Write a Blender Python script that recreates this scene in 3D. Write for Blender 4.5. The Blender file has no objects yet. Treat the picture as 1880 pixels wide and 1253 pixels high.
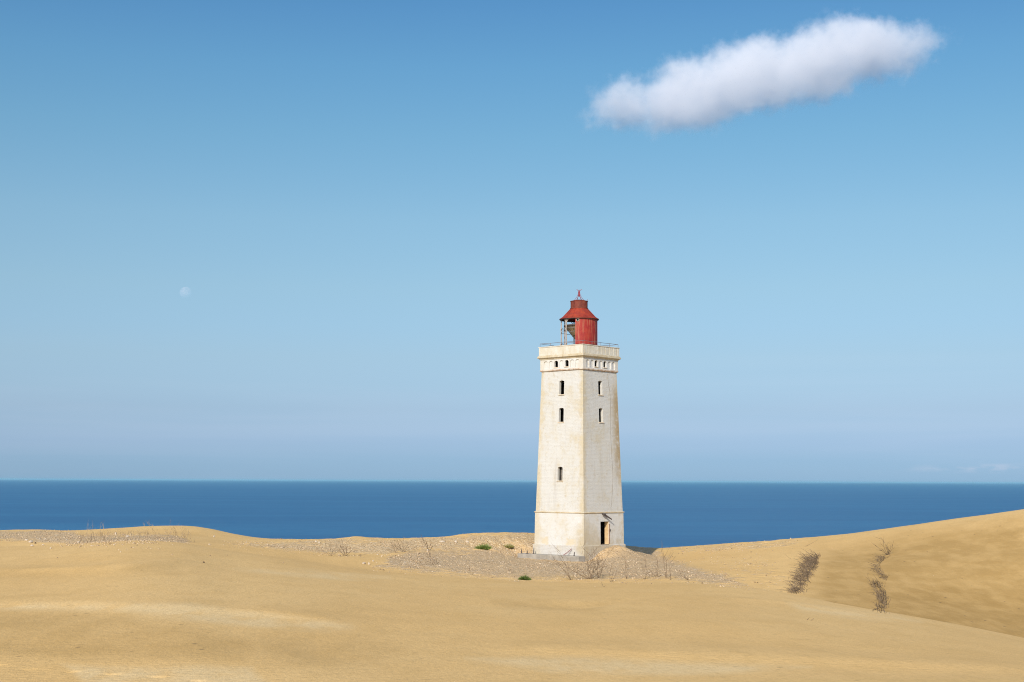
import bpy, bmesh, math, random
import numpy as np
from mathutils import Vector, Matrix

R = math.radians
scene = bpy.context.scene
col = scene.collection
random.seed(7)
rng = np.random.default_rng(11)

# ------------------------------------------------------------------ camera
W, H, F = 1880.0, 1253.0, 2611.0           # photograph size, focal length in its pixels (50 mm)
EZ = 6.26                                  # eye height over the foot of the tower
PITCH = math.atan((883.0 - 626.5) / F)
ROLL = math.atan(7.0 / 1880.0)
cam_d = bpy.data.cameras.new("camera")
cam = bpy.data.objects.new("camera", cam_d)
col.objects.link(cam)
cam_d.sensor_width = 36.0
cam_d.lens = 36.0 * F / W
cam_d.clip_start = 0.1
cam_d.clip_end = 600000.0
CAMM = (Matrix.Rotation(math.pi / 2 + PITCH, 4, 'X') @ Matrix.Rotation(ROLL, 4, 'Z'))
cam.matrix_world = Matrix.Translation((0, 0, EZ)) @ CAMM
scene.camera = cam

# ------------------------------------------------------------------ world and sun
SUN_EL, SUN_AZ = 31.5, 196.0               # degrees; azimuth clockwise from +Y: behind the camera, to its left
world = bpy.data.worlds.new("World")
scene.world = world
world.use_nodes = True
wt = world.node_tree
wt.nodes.clear()
w_out = wt.nodes.new("ShaderNodeOutputWorld")
w_bg = wt.nodes.new("ShaderNodeBackground")
sky = wt.nodes.new("ShaderNodeTexSky")
sky.sky_type = 'NISHITA'
sky.sun_disc = False
sky.sun_elevation = R(SUN_EL)
sky.sun_rotation = R(SUN_AZ)
sky.altitude = 60.0
sky.air_density = 1.0
sky.dust_density = 0.6
sky.ozone_density = 1.6
w_bg.inputs["Strength"].default_value = 0.15
# air colour by elevation: the sea air of the photograph is bluer and darker low down than the clear-sky model
SKY_GRADE = [(0.0004, (0.267, 0.434, 0.814)), (0.0068, (0.251, 0.405, 0.763)), (0.0141, (0.234, 0.375, 0.706)), (0.0201, (0.244, 0.366, 0.674)), (0.0262, (0.254, 0.360, 0.647)), (0.0373, (0.273, 0.361, 0.594)), (0.0499, (0.292, 0.363, 0.546)), (0.0640, (0.321, 0.389, 0.533)), (0.0858, (0.364, 0.422, 0.515)), (0.1079, (0.390, 0.458, 0.528)), (0.1337, (0.427, 0.495, 0.526)), (0.1808, (0.444, 0.543, 0.553)), (0.2388, (0.391, 0.561, 0.582)), (0.2837, (0.345, 0.554, 0.609)), (0.3273, (0.288, 0.509, 0.611)), (0.70, (0.48, 0.72, 0.88))]
w_geo = wt.nodes.new("ShaderNodeTexCoord")
w_sep = wt.nodes.new("ShaderNodeSeparateXYZ")
w_map = wt.nodes.new("ShaderNodeMapRange")
w_map.inputs[1].default_value = 0.0
w_map.inputs[2].default_value = 0.75
w_rmp = wt.nodes.new("ShaderNodeValToRGB")
while len(w_rmp.color_ramp.elements) < len(SKY_GRADE):
    w_rmp.color_ramp.elements.new(0.5)
for _el, (_z, _c) in zip(w_rmp.color_ramp.elements, SKY_GRADE):
    _el.position = _z / 0.75
for _el, (_z, _c) in zip(w_rmp.color_ramp.elements, SKY_GRADE):
    _el.color = (*_c, 1)
w_mul = wt.nodes.new("ShaderNodeMix")
w_mul.data_type = 'RGBA'
w_mul.blend_type = 'MULTIPLY'
w_mul.inputs[0].default_value = 1.0
wt.links.new(w_geo.outputs["Generated"], w_sep.inputs[0])
wt.links.new(w_sep.outputs[2], w_map.inputs[0])
wt.links.new(w_map.outputs[0], w_rmp.inputs[0])
wt.links.new(sky.outputs[0], w_mul.inputs[6])
w_side = wt.nodes.new("ShaderNodeMapRange")
w_side.interpolation_type = 'SMOOTHSTEP'
w_side.inputs[1].default_value = -0.45
w_side.inputs[2].default_value = 0.35
w_tone = wt.nodes.new("ShaderNodeMix")
w_tone.data_type = 'RGBA'
w_tone.inputs[6].default_value = (0.95, 0.95, 0.98, 1)
wt.links.new(w_sep.outputs[1], w_side.inputs[0])
wt.links.new(w_side.outputs[0], w_tone.inputs[0])
wt.links.new(w_rmp.outputs[0], w_tone.inputs[7])
wt.links.new(w_tone.outputs[2], w_mul.inputs[7])
# thin bands of far cloud low over the sea
w_vm = wt.nodes.new("ShaderNodeVectorMath"); w_vm.operation = 'MULTIPLY'; w_vm.inputs[1].default_value = (2.2, 2.2, 46.0)
w_nz = wt.nodes.new("ShaderNodeTexNoise"); w_nz.inputs["Scale"].default_value = 1.0; w_nz.inputs["Detail"].default_value = 5.0
w_nz.inputs["Roughness"].default_value = 0.5; w_nz.inputs["Distortion"].default_value = 0.4
w_lo = wt.nodes.new("ShaderNodeMapRange"); w_lo.interpolation_type = 'SMOOTHSTEP'
w_lo.inputs[1].default_value = 0.115; w_lo.inputs[2].default_value = 0.03
w_th = wt.nodes.new("ShaderNodeMapRange"); w_th.interpolation_type = 'SMOOTHSTEP'
w_th.inputs[1].default_value = 0.40; w_th.inputs[2].default_value = 0.66
w_f = wt.nodes.new("ShaderNodeMath"); w_f.operation = 'MULTIPLY'
w_cl = wt.nodes.new("ShaderNodeMix"); w_cl.data_type = 'RGBA'; w_cl.blend_type = 'MULTIPLY'
w_cl.inputs[7].default_value = (1.07, 1.03, 1.02, 1)
wt.links.new(w_geo.outputs["Generated"], w_vm.inputs[0]); wt.links.new(w_vm.outputs[0], w_nz.inputs["Vector"])
wt.links.new(w_sep.outputs[2], w_lo.inputs[0]); wt.links.new(w_nz.outputs["Fac"], w_th.inputs[0])
wt.links.new(w_lo.outputs[0], w_f.inputs[0]); wt.links.new(w_th.outputs[0], w_f.inputs[1])
wt.links.new(w_f.outputs[0], w_cl.inputs[0]); wt.links.new(w_mul.outputs[2], w_cl.inputs[6])
def _wm(op, a, b=0.0):
    x = wt.nodes.new("ShaderNodeMath"); x.operation = op
    for q, v in ((0, a), (1, b)):
        if isinstance(v, bpy.types.NodeSocket): wt.links.new(v, x.inputs[q])
        else: x.inputs[q].default_value = v
    return x.outputs[0]


# a line of small far clouds just over the horizon at the right
w_pm = wt.nodes.new("ShaderNodeVectorMath"); w_pm.operation = 'MULTIPLY'; w_pm.inputs[1].default_value = (60.0, 60.0, 190.0)
w_pn = wt.nodes.new("ShaderNodeTexNoise"); w_pn.inputs["Scale"].default_value = 1.0; w_pn.inputs["Detail"].default_value = 4.0
wt.links.new(w_geo.outputs["Generated"], w_pm.inputs[0]); wt.links.new(w_pm.outputs[0], w_pn.inputs["Vector"])
_b1 = _wm('MAXIMUM', _wm('SUBTRACT', 1.0, _wm('ABSOLUTE', _wm('DIVIDE', _wm('SUBTRACT', w_sep.outputs[2], 0.0092), 0.0038))), 0.0)
_b2 = _wm('MAXIMUM', _wm('SUBTRACT', 1.0, _wm('ABSOLUTE', _wm('DIVIDE', _wm('SUBTRACT', w_sep.outputs[0], 0.322), 0.065))), 0.0)
_pf = _wm('MINIMUM', _wm('MULTIPLY', _wm('MULTIPLY', _b1, _b2), _wm('MAXIMUM', _wm('MULTIPLY', _wm('SUBTRACT', w_pn.outputs["Fac"], 0.44), 9.0), 0.0)), 1.0)
w_pc = wt.nodes.new("ShaderNodeMix"); w_pc.data_type = 'RGBA'; w_pc.blend_type = 'MULTIPLY'
w_pc.inputs[7].default_value = (1.26, 1.09, 1.04, 1)
wt.links.new(_pf, w_pc.inputs[0]); wt.links.new(w_cl.outputs[2], w_pc.inputs[6])
wt.links.new(w_pc.outputs[2], w_bg.inputs["Color"])
wt.links.new(w_bg.outputs[0], w_out.inputs["Surface"])

sun_d = bpy.data.lights.new("sun", 'SUN')
sun_d.energy = 3.9
sun_d.angle = R(0.53)
sun_d.color = (1.0, 0.935, 0.85)
sun = bpy.data.objects.new("sun", sun_d)
col.objects.link(sun)
_a, _e = R(SUN_AZ), R(SUN_EL)
SUNV = Vector((math.sin(_a) * math.cos(_e), math.cos(_a) * math.cos(_e), math.sin(_e)))
sun.rotation_euler = SUNV.to_track_quat('Z', 'Y').to_euler()
sun.location = (-40, -60, 80)

scene.view_settings.view_transform = 'Standard'
scene.view_settings.look = 'None'
scene.view_settings.exposure = 0.3
scene.view_settings.gamma = 1.0
scene.render.engine = 'CYCLES'
cy = scene.cycles
cy.max_bounces = 12
cy.diffuse_bounces = 4
cy.glossy_bounces = 3
cy.transparent_max_bounces = 16
cy.volume_bounces = 10
cy.volume_step_rate = 1.0
cy.use_denoising = True
cy.denoising_input_passes = 'RGB_ALBEDO_NORMAL'
cy.denoising_prefilter = 'NONE'
cy.filter_width = 1.05
cy.caustics_reflective = False
cy.caustics_refractive = False


# ------------------------------------------------------------------ helpers
def tag(o, label=None, cat=None, group=None, kind=None):
    if label: o["label"] = label
    if cat: o["category"] = cat
    if group: o["group"] = group
    if kind: o["kind"] = kind
    return o


def link_mesh(name, me, mat=None, parent=None):
    o = bpy.data.objects.new(name, me)
    col.objects.link(o)
    if mat is not None:
        me.materials.append(mat)
    if parent is not None:
        o.parent = parent
    return o


class MB:
    """collects vertices and faces for one mesh object"""
    def __init__(self):
        self.v, self.f = [], []

    def quad(self, a, b, c, d):
        n = len(self.v)
        self.v += [tuple(a), tuple(b), tuple(c), tuple(d)]
        self.f.append((n, n + 1, n + 2, n + 3))

    def poly(self, pts):
        n = len(self.v)
        self.v += [tuple(p) for p in pts]
        self.f.append(tuple(range(n, n + len(pts))))

    def box(self, c, s, rot=None):
        m = rot or Matrix.Identity(3)
        c = Vector(c)
        n = len(self.v)
        for dz in (-.5, .5):
            for dx, dy in ((-.5, -.5), (.5, -.5), (.5, .5), (-.5, .5)):
                self.v.append(tuple(c + m @ Vector((dx * s[0], dy * s[1], dz * s[2]))))
        for q in ((3, 2, 1, 0), (4, 5, 6, 7), (0, 1, 5, 4), (1, 2, 6, 5), (2, 3, 7, 6), (3, 0, 4, 7)):
            self.f.append(tuple(n + i for i in q))

    def tube(self, pts, radii, sides=6, cap=True):
        pts = [Vector(p) for p in pts]
        if not hasattr(radii, '__len__'):
            radii = [radii] * len(pts)
        n0 = len(self.v)
        up = Vector((0.31, 0.17, 0.93))
        for i, p in enumerate(pts):
            d = (pts[min(i + 1, len(pts) - 1)] - pts[max(i - 1, 0)])
            if d.length < 1e-9: d = Vector((0, 0, 1))
            d.normalize()
            a = d.cross(up)
            if a.length < 1e-3: a = d.cross(Vector((1, 0, 0)))
            a.normalize()
            b = d.cross(a)
            for k in range(sides):
                t = 2 * math.pi * k / sides
                self.v.append(tuple(p + (a * math.cos(t) + b * math.sin(t)) * radii[i]))
        for i in range(len(pts) - 1):
            for k in range(sides):
                k2 = (k + 1) % sides
                self.f.append((n0 + i * sides + k, n0 + i * sides + k2, n0 + (i + 1) * sides + k2, n0 + (i + 1) * sides + k))
        if cap:
            self.f.append(tuple(n0 + k for k in range(sides))[::-1])
            e = n0 + (len(pts) - 1) * sides
            self.f.append(tuple(e + k for k in range(sides)))

    def lathe(self, prof, n=48, a0=0.0, a1=2 * math.pi, c=(0, 0)):
        full = abs(a1 - a0 - 2 * math.pi) < 1e-6
        m = n if full else n + 1
        n0 = len(self.v)
        for (r, z) in prof:
            for k in range(m):
                t = a0 + (a1 - a0) * k / n
                self.v.append((c[0] + r * math.cos(t), c[1] + r * math.sin(t), z))
        for i in range(len(prof) - 1):
            for k in range(n):
                k2 = (k + 1) % m
                self.f.append((n0 + i * m + k, n0 + i * m + k2, n0 + (i + 1) * m + k2, n0 + (i + 1) * m + k))

    def build(self, name, mat, parent=None, smooth=False, weld=True):
        me = bpy.data.meshes.new(name)
        me.from_pydata(self.v, [], self.f)
        if weld:
            bm = bmesh.new(); bm.from_mesh(me)
            bmesh.ops.remove_doubles(bm, verts=bm.verts, dist=1e-4)
            bm.to_mesh(me); bm.free()
        if smooth:
            me.polygons.foreach_set("use_smooth", [True] * len(me.polygons))
        me.update()
        return link_mesh(name, me, mat, parent)


def empty(name, loc=(0, 0, 0), rz=0.0):
    o = bpy.data.objects.new(name, None)
    col.objects.link(o)
    o.location = loc
    o.rotation_euler = (0, 0, rz)
    return o


CAM3 = CAMM.to_3x3()


def ray(px, py):
    return CAM3 @ Vector(((px - W / 2) / F, (H / 2 - py) / F, -1.0))


def at(px, py, Y):
    """world point on the sight line of a photo pixel at depth Y (metres north of the camera)"""
    d = ray(px, py)
    return Vector((0, 0, EZ)) + d * (Y / d.y)


# vectorised projection
_cm = np.array(CAM3)


def project(X, Y, Z):
    d = np.stack([X, Y, Z - EZ], -1) @ _cm          # = CAM3^T d
    return W / 2 + F * d[..., 0] / -d[..., 2], H / 2 - F * d[..., 1] / -d[..., 2]


# ---- node helpers
class NT:
    def __init__(self, name):
        self.m = bpy.data.materials.new(name)
        self.m.use_nodes = True
        self.t = self.m.node_tree
        self.t.nodes.clear()
        self.out = self.t.nodes.new("ShaderNodeOutputMaterial")

    def n(self, typ, **kw):
        x = self.t.nodes.new(typ)
        for k, v in kw.items():
            setattr(x, k, v)
        return x

    def l(self, a, b):
        self.t.links.new(a, b)

    def val(self, sock, v):
        if isinstance(v, bpy.types.NodeSocket):
            self.l(v, sock)
        else:
            sock.default_value = v

    def math(self, op, a, b=0.0, c=0.0, clamp=False):
        x = self.n("ShaderNodeMath", operation=op, use_clamp=clamp)
        self.val(x.inputs[0], a); self.val(x.inputs[1], b); self.val(x.inputs[2], c)
        return x.outputs[0]

    def mix(self, f, a, b, blend='MIX'):
        x = self.n("ShaderNodeMix", data_type='RGBA', blend_type=blend)
        self.val(x.inputs[0], f)
        for s, v in ((x.inputs[6], a), (x.inputs[7], b)):
            if not isinstance(v, bpy.types.NodeSocket) and len(v) == 3: v = (*v, 1)
            self.val(s, v)
        return x.outputs[2]

    def noise(self, vec, scale, detail=4.0, rough=0.55, dist=0.0):
        x = self.n("ShaderNodeTexNoise")
        if vec is not None: self.l(vec, x.inputs["Vector"])
        x.inputs["Scale"].default_value = scale
        x.inputs["Detail"].default_value = detail
        x.inputs["Roughness"].default_value = rough
        x.inputs["Distortion"].default_value = dist
        return x.outputs["Fac"]

    def sstep(self, v, lo, hi):
        x = self.n("ShaderNodeMapRange", interpolation_type='SMOOTHSTEP')
        self.val(x.inputs[0], v)
        self.val(x.inputs[1], lo); self.val(x.inputs[2], hi)
        return x.outputs[0]

    def vmul(self, vec, s):
        x = self.n("ShaderNodeVectorMath", operation='MULTIPLY')
        self.l(vec, x.inputs[0]); x.inputs[1].default_value = s
        return x.outputs[0]

    def coord(self, which="Object"):
        return self.n("ShaderNodeTexCoord").outputs[which]

    def attr(self, name):
        return self.n("ShaderNodeAttribute", attribute_name=name).outputs["Fac"]

    def bsdf(self, color, rough=0.8, spec=0.3, normal=None, metallic=0.0):
        b = self.n("ShaderNodeBsdfPrincipled")
        if not isinstance(color, bpy.types.NodeSocket) and len(color) == 3: color = (*color, 1)
        self.val(b.inputs["Base Color"], color)
        self.val(b.inputs["Roughness"], rough)
        b.inputs["Specular IOR Level"].default_value = spec
        self.val(b.inputs["Metallic"], metallic)
        if normal is not None: self.l(normal, b.inputs["Normal"])
        self.l(b.outputs[0], self.out.inputs["Surface"])
        return b

    def bump(self, h, strength=0.5, dist=0.02, normal=None):
        b = self.n("ShaderNodeBump")
        b.inputs["Strength"].default_value = strength
        b.inputs["Distance"].default_value = dist
        self.l(h, b.inputs["Height"])
        if normal is not None: self.l(normal, b.inputs["Normal"])
        return b.outputs[0]


# ------------------------------------------------------------------ terrain: profiles measured along the photo's columns
def I(px, pts):
    a = np.array(pts, float)
    return np.interp(px, a[:, 0], a[:, 1])


def smooth1(a, s, axis=0):
    r = int(3 * s) + 1
    k = np.exp(-0.5 * (np.arange(-r, r + 1) / s) ** 2); k /= k.sum()
    pad = [(0, 0)] * a.ndim; pad[axis] = (r, r)
    b = np.pad(a, pad, mode='edge')
    return np.apply_along_axis(lambda v: np.convolve(v, k, mode='valid'), axis, b)


PXS = np.arange(-1500.0, 3400.1, 5.0)
DS = np.arange(0.0, 300.01, 0.25)

EDGE = [(-1500, 985), (-300, 978), (0, 973.5), (30, 972), (80, 971.5), (130, 974), (165, 973), (200, 971), (240, 969), (265, 967), (300, 965.5), (340, 965.5),
        (365, 967), (400, 973), (430, 980), (470, 987), (510, 990), (560, 990.5), (610, 990), (635, 988.5), (648, 985.5), (658, 984.5), (668, 986),
        (685, 988), (740, 988.5), (800, 986.5), (830, 984), (850, 980.5), (870, 979), (980, 978), (1060, 990), (1146, 1000), (1180, 1003.5), (1215, 1005.5),
        (1250, 1003), (1300, 999.5), (1350, 996), (1400, 993.5), (1450, 989), (1480, 987), (1520, 983), (1560, 978), (1600, 972), (1650, 965), (1700, 957.5),
        (1750, 950), (1790, 944.5), (1830, 939), (1880, 932.5), (2100, 905), (2600, 870), (3400, 850)]
EDGE_D = [(-1500, 128), (0, 128), (340, 125), (600, 132), (900, 133), (1000, 138), (1060, 144), (1140, 146), (1230, 146), (1270, 142), (1330, 134), (1480, 126), (1640, 118), (1880, 106), (2600, 95), (3400, 90)]
CRA = [(-1500, 1008), (0, 1004), (80, 1003), (130, 1000.5), (180, 996.5), (240, 992), (290, 992.5), (340, 996), (380, 1003), (430, 1012), (520, 1023), (600, 1036), (700, 1050),
       (800, 1058), (900, 1064), (1000, 1068.5), (1100, 1071), (1180, 1069), (1250, 1068.5), (1300, 1070.5), (1380, 1079), (1450, 1091), (1520, 1105), (1580, 1116),
       (1640, 1126), (1700, 1137), (1760, 1149), (1820, 1162), (1880, 1175), (2100, 1225), (2600, 1320), (3400, 1400)]
CRA_D = [(-1500, 94), (0, 95), (240, 90), (900, 90), (1146, 87), (1215, 85), (1300, 82), (1400, 76), (1480, 71), (1560, 67), (1640, 64), (1750, 61), (1880, 58), (2600, 50), (3400, 48)]
DROP = [(-1500, 0), (40, 0.05), (130, 0.3), (240, 0.5), (340, 0.45), (430, 0.25), (520, 0.1), (650, 0), (900, 0), (1100, 0.12), (1300, 0.2), (1400, 0.4), (1480, 0.8), (1640, 1.0), (1880, 1.2), (3400, 1.2)]
P7 = [(-1500, 105, 996), (0, 105, 994), (130, 104, 991), (240, 103, 985.5), (340, 103, 988), (430, 103, 1002), (520, 103, 1011), (600, 103, 1018), (700, 104, 1026), (800, 104, 1032), (900, 104, 1037),
      (980, 104, 1043), (1065, 103, 1046), (1146, 102, 1048), (1215, 102, 1045), (1300, 98, 1047), (1400, 92, 1054), (1480, 86, 1078), (1560, 82, 1088), (1640, 80, 1098), (1750, 78, 1115), (1880, 75, 1130), (2600, 65, 1200), (3400, 65, 1250)]
P8 = [(-1500, 116, 986), (0, 116, 984), (130, 116, 982), (240, 114, 977), (340, 113, 979), (430, 116, 991), (520, 117, 1000), (600, 118, 1003), (700, 118, 1004), (800, 118, 1008), (900, 119, 1012),
      (960, 119, 1024), (1065, 119, 1031), (1120, 125, 1016), (1146, 127, 1011.5), (1170, 129, 1015), (1195, 130.5, 1022), (1215, 130.5, 1025), (1240, 127, 1026), (1300, 118, 1022), (1400, 110, 1022), (1480, 105, 1020), (1560, 103, 1022), (1640, 99, 1022), (1750, 95, 1020), (1880, 90, 1015), (2600, 80, 1000), (3400, 78, 1000)]


def zt(px, D, y):
    """height relative to the eye for photo pixel (px, y) at depth D, vectorised"""
    d = np.stack([(px - W / 2) / F, (H / 2 - y) / F, -np.ones_like(px)], -1) @ _cm.T
    return d[..., 2] / d[..., 1] * D


def build_table():
    px = PXS
    DE = smooth1(I(px, EDGE_D), 8); yE = smooth1(I(px, EDGE), 1.6)
    DA = smooth1(I(px, CRA_D), 8); yA = smooth1(I(px, CRA), 4)
    dr = smooth1(I(px, DROP), 8)
    p7 = np.array(P7); p8 = np.array(P8)
    D7 = smooth1(np.interp(px, p7[:, 0], p7[:, 1]), 8); y7 = smooth1(np.interp(px, p7[:, 0], p7[:, 2]), 8)
    D8 = smooth1(np.interp(px, p8[:, 0], p8[:, 1]), 8); y8 = smooth1(np.interp(px, p8[:, 0], p8[:, 2]), 2)
    one = np.ones_like(px)
    zA = zt(px, DA, yA); z2 = zt(px, 27 * one, 1256 * one); zE = zt(px, DE, yE)
    rows = [(0 * one - 12, -1.6 * one), (0 * one, -1.75 * one), (13 * one, -2.45 * one), (27 * one, z2)]
    for f, b in ((.33, .10), (.66, .16)):
        rows.append((27 + (DA - 27) * f, z2 + (zA - z2) * f + b))
    rows.append((DA, zA))
    slope = zA / DA
    rows.append((DA + 3.5, zA + slope * 3.5 - dr * 0.55 - 0.02))
    z7 = zt(px, D7, y7)
    hid = zA / DA * D7 - dr * 0.5
    z7 = np.where(dr > 0.35, np.minimum(z7, np.maximum(z7, hid)), z7)
    rows += [(D7, z7), (D8, zt(px, D8, y8)), (DE, zE)]
    rows += [(DE + 3, zE - 1.1), (DE + 30, zE - 26), (DE + 75, zE - 58), (DE + 110, -68 * one), (DE + 200, -75 * one)]
    Dm = np.stack([r[0] for r in rows], 1); Zm = np.stack([r[1] for r in rows], 1)
    # monotone cubic per column
    h = np.diff(Dm, axis=1); s = np.diff(Zm, axis=1) / h
    m = np.zeros_like(Zm)
    m[:, 0] = s[:, 0]; m[:, -1] = s[:, -1]
    prod = s[:, :-1] * s[:, 1:]
    w1 = 2 * h[:, 1:] + h[:, :-1]; w2 = h[:, 1:] + 2 * h[:, :-1]
    with np.errstate(divide='ignore', invalid='ignore'):
        hm = (w1 + w2) / (w1 / s[:, :-1] + w2 / s[:, 1:])
    m[:, 1:-1] = np.where(prod > 0, hm, 0)
    T = np.zeros((len(px), len(DS)))
    for i in range(len(px)):
        k = np.clip(np.searchsorted(Dm[i], DS, side='right') - 1, 0, len(rows) - 2)
        t = (DS - Dm[i, k]) / h[i, k]
        t2, t3 = t * t, t * t * t
        T[i] = ((2 * t3 - 3 * t2 + 1) * Zm[i, k] + (t3 - 2 * t2 + t) * h[i, k] * m[i, k]
                + (-2 * t3 + 3 * t2) * Zm[i, k + 1] + (t3 - t2) * h[i, k] * m[i, k + 1])
    return T


TAB = build_table()
TAB = smooth1(TAB, 2.2, axis=1)


def bil(px, D):
    fx = np.clip((px - PXS[0]) / 5.0, 0, len(PXS) - 1.001); fd = np.clip(D / 0.25, 0, len(DS) - 1.001)
    i = fx.astype(int); j = fd.astype(int); a = fx - i; b = fd - j
    return (TAB[i, j] * (1 - a) * (1 - b) + TAB[i + 1, j] * a * (1 - b) + TAB[i, j + 1] * (1 - a) * b + TAB[i + 1, j + 1] * a * b)


def vnoise(x, y, seed=0):
    """smooth value noise, vectorised"""
    xi = np.floor(x).astype(np.int64); yi = np.floor(y).astype(np.int64)
    fx = x - xi; fy = y - yi
    fx = fx * fx * fx * (fx * (fx * 6 - 15) + 10); fy = fy * fy * fy * (fy * (fy * 6 - 15) + 10)

    def hsh(a, b):
        n = (a * 374761393 + b * 668265263 + seed * 974711) & 0x7fffffff
        n = ((n ^ (n >> 13)) * 1274126177) & 0x7fffffff
        n = n ^ (n >> 16)
        return (n & 0xffff) / 65535.0
    return ((hsh(xi, yi) * (1 - fx) + hsh(xi + 1, yi) * fx) * (1 - fy) + (hsh(xi, yi + 1) * (1 - fx) + hsh(xi + 1, yi + 1) * fx) * fy) * 2 - 1


def pxof(X, D):
    return W / 2 + F * X / np.maximum(D, 20.0)


def d_at(px, y):
    """depth at which the base terrain shows at photo pixel (px, y): first hit from the camera outward"""
    D = np.arange(22.0, 140.0, 0.1)
    z = bil(np.full_like(D, px), D)
    _, yy = project((px - W / 2) / F * D, D, z + EZ)
    k = np.argmax(yy <= y)
    return D[k]


# ridges and hollows of the near sand: (polyline in photo pixels, height, width towards the camera, width away)
RIDGES = [
    ([(-200, 1106), (0, 1107), (200, 1107), (330, 1112), (500, 1128), (640, 1146), (700, 1152)], 0.09, 1.3, 3.5),
    ([(-200, 1205), (0, 1206), (200, 1212), (330, 1216), (450, 1218)], 0.018, 0.9, 1.6),
    ([(-200, 1052), (0, 1050), (200, 1045), (300, 1036), (400, 1028)], 0.16, 2.0, 4.0),
    ([(420, 1034), (560, 1048), (700, 1058), (820, 1066)], 0.07, 2.0, 3.0),
    ([(860, 1192), (1000, 1196), (1150, 1203), (1400, 1212), (1700, 1228), (1950, 1240)], 0.085, 1.2, 2.6),
    ([(900, 1112), (1000, 1113), (1090, 1112), (1150, 1103), (1220, 1090)], -0.20, 2.2, 1.7),
    ([(480, 1180), (600, 1195), (700, 1200)], -0.08, 2.2, 2.2),
    ([(1240, 1096), (1400, 1102), (1520, 1118), (1700, 1146)], 0.08, 2.0, 2.5),
]
_ridge_tabs = []
for pts, hgt, wn, wf in RIDGES:
    xs = np.arange(pts[0][0], pts[-1][0] + 1, 20.0)
    ys = I(xs, pts)
    dd = smooth1(np.array([d_at(x, y) for x, y in zip(xs, ys)]), 1.5)
    _ridge_tabs.append((xs, dd, hgt, wn, wf))

FEET = []
for _px, _py in ((10, 1217), (73, 1225), (150, 1230), (222, 1236), (303, 1242), (376, 1249)):
    _D = np.arange(22.0, 40.0, 0.02)
    _, _yy = project((_px - W / 2) / F * _D, _D, bil(np.full_like(_D, float(_px)), _D) + EZ)
    _k = int(np.argmax(_yy <= _py))
    FEET.append(((_px - W / 2) / F * _D[_k], _D[_k]))

# tower placement (needed for the rubble mound)
ALPHA = R(42.2)
NEAR = Vector(((1072 - 940) / F * 121.0, 121.0, 0.0))       # near corner at the foot
HB = 5.55 / 2
_tc = math.cos(ALPHA); _ts = math.sin(ALPHA)
N_L = Vector((-_ts, -_tc, 0)); N_R = Vector((_tc, -_ts, 0))
TC = NEAR - N_L * HB - N_R * HB                              # centre of the tower


def height(X, D):
    """ground height in the world at (X, D)"""
    px = pxof(X, D)
    z = bil(px, D) + EZ
    land = 1 / (1 + np.exp((D - 165) / 6.0))
    near = np.clip((D - 6) / 20, 0, 1)
    u = (0.10 * vnoise(X / 13 + 3, D / 19 + 1, 1) + 0.045 * vnoise(X / 5.2, D / 7.3, 2) + 0.016 * vnoise(X / 1.9, D / 2.1, 3))
    fade = 1.0 - 0.75 * np.exp(-((D - 88) / 9) ** 2) * (px < 1300)
    z = z + u * near * land * fade * 0.8
    for xs, dd, hgt, wn, wf in _ridge_tabs:
        dr = np.interp(px, xs, dd)
        e = np.clip(np.minimum(px - xs[0], xs[-1] - px) / 160.0, 0, 1)
        e = e * e * (3 - 2 * e)
        t = D - dr
        wob = 1 + 0.3 * vnoise(X / 4.0, D / 9.0, 9)
        z = z + hgt * e * np.where(t < 0, np.exp(-(t / (wn * wob)) ** 2), np.exp(-(t / (wf * wob)) ** 2))
    for fx, fy in FEET:                        # footprints in the near sand
        q = ((X - fx) / .17) ** 2 + ((D - fy) / .10) ** 2
        q2 = ((X - fx - .38) / .24) ** 2 + ((D - fy + .10) / .08) ** 2
        z = z - .040 * np.exp(-q) + .010 * np.exp(-q2)
    dx = X - TC.x; dy = D - TC.y
    a = dx * N_R.x + dy * N_R.y - HB           # distance out from the door face
    b = dx * _ts + dy * _tc                    # along that face, 0 at its middle
    # the ground lies low along the slab at the sunny foot
    qx = np.clip(np.maximum(-5.2 - (a + HB), (a + HB) - 3.4), 0, None); qy = np.clip(np.maximum(-5.6 - b, b + 2.2), 0, None)
    wgt = np.exp(-(qx ** 2 + qy ** 2) / 3.0)
    z = z * (1 - wgt) + np.minimum(z, -.40 - .10 * np.clip(a + HB + 4.2, 0, 7) / 7 + .03 * vnoise(X / .8, D / .8, 6)) * wgt
    # rubble heaped against the tower's door side, and a hollow behind it towards the cliff edge
    mound = .70 * np.exp(-np.clip(a, 0, None) ** 2 / 3.8) * np.exp(-(np.abs(b - .8) / 2.45) ** 3.6) * (0.92 + 0.14 * vnoise(X / 0.9, D / 0.9, 5))
    mound = mound * np.where(a < -1.0, np.exp(-((a + 1.0) / 2.0) ** 2), 1.0)
    z = z + mound
    dip = .55 * np.exp(-((D - 137.2) / 3.6) ** 2) / (1 + np.exp((px - 1224) / 5.0)) / (1 + np.exp((1100 - px) / 8.0))
    z = z - dip
    return z


def ground_z(x, y):
    return float(height(np.array([x]), np.array([y]))[0])


def ground_hit(px, py, d0=22.0, d1=139.0):
    """world point where a photo pixel's sight line first meets the ground"""
    D = np.arange(d0, d1, 0.08)
    d = ray(px, py)
    X = d.x / d.y * D
    Z = EZ + d.z / d.y * D
    g = height(X, D)
    k = int(np.argmax(g >= Z))
    if g[k] < Z[k]: k = len(D) - 1
    return Vector((X[k], D[k], g[k]))


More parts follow.
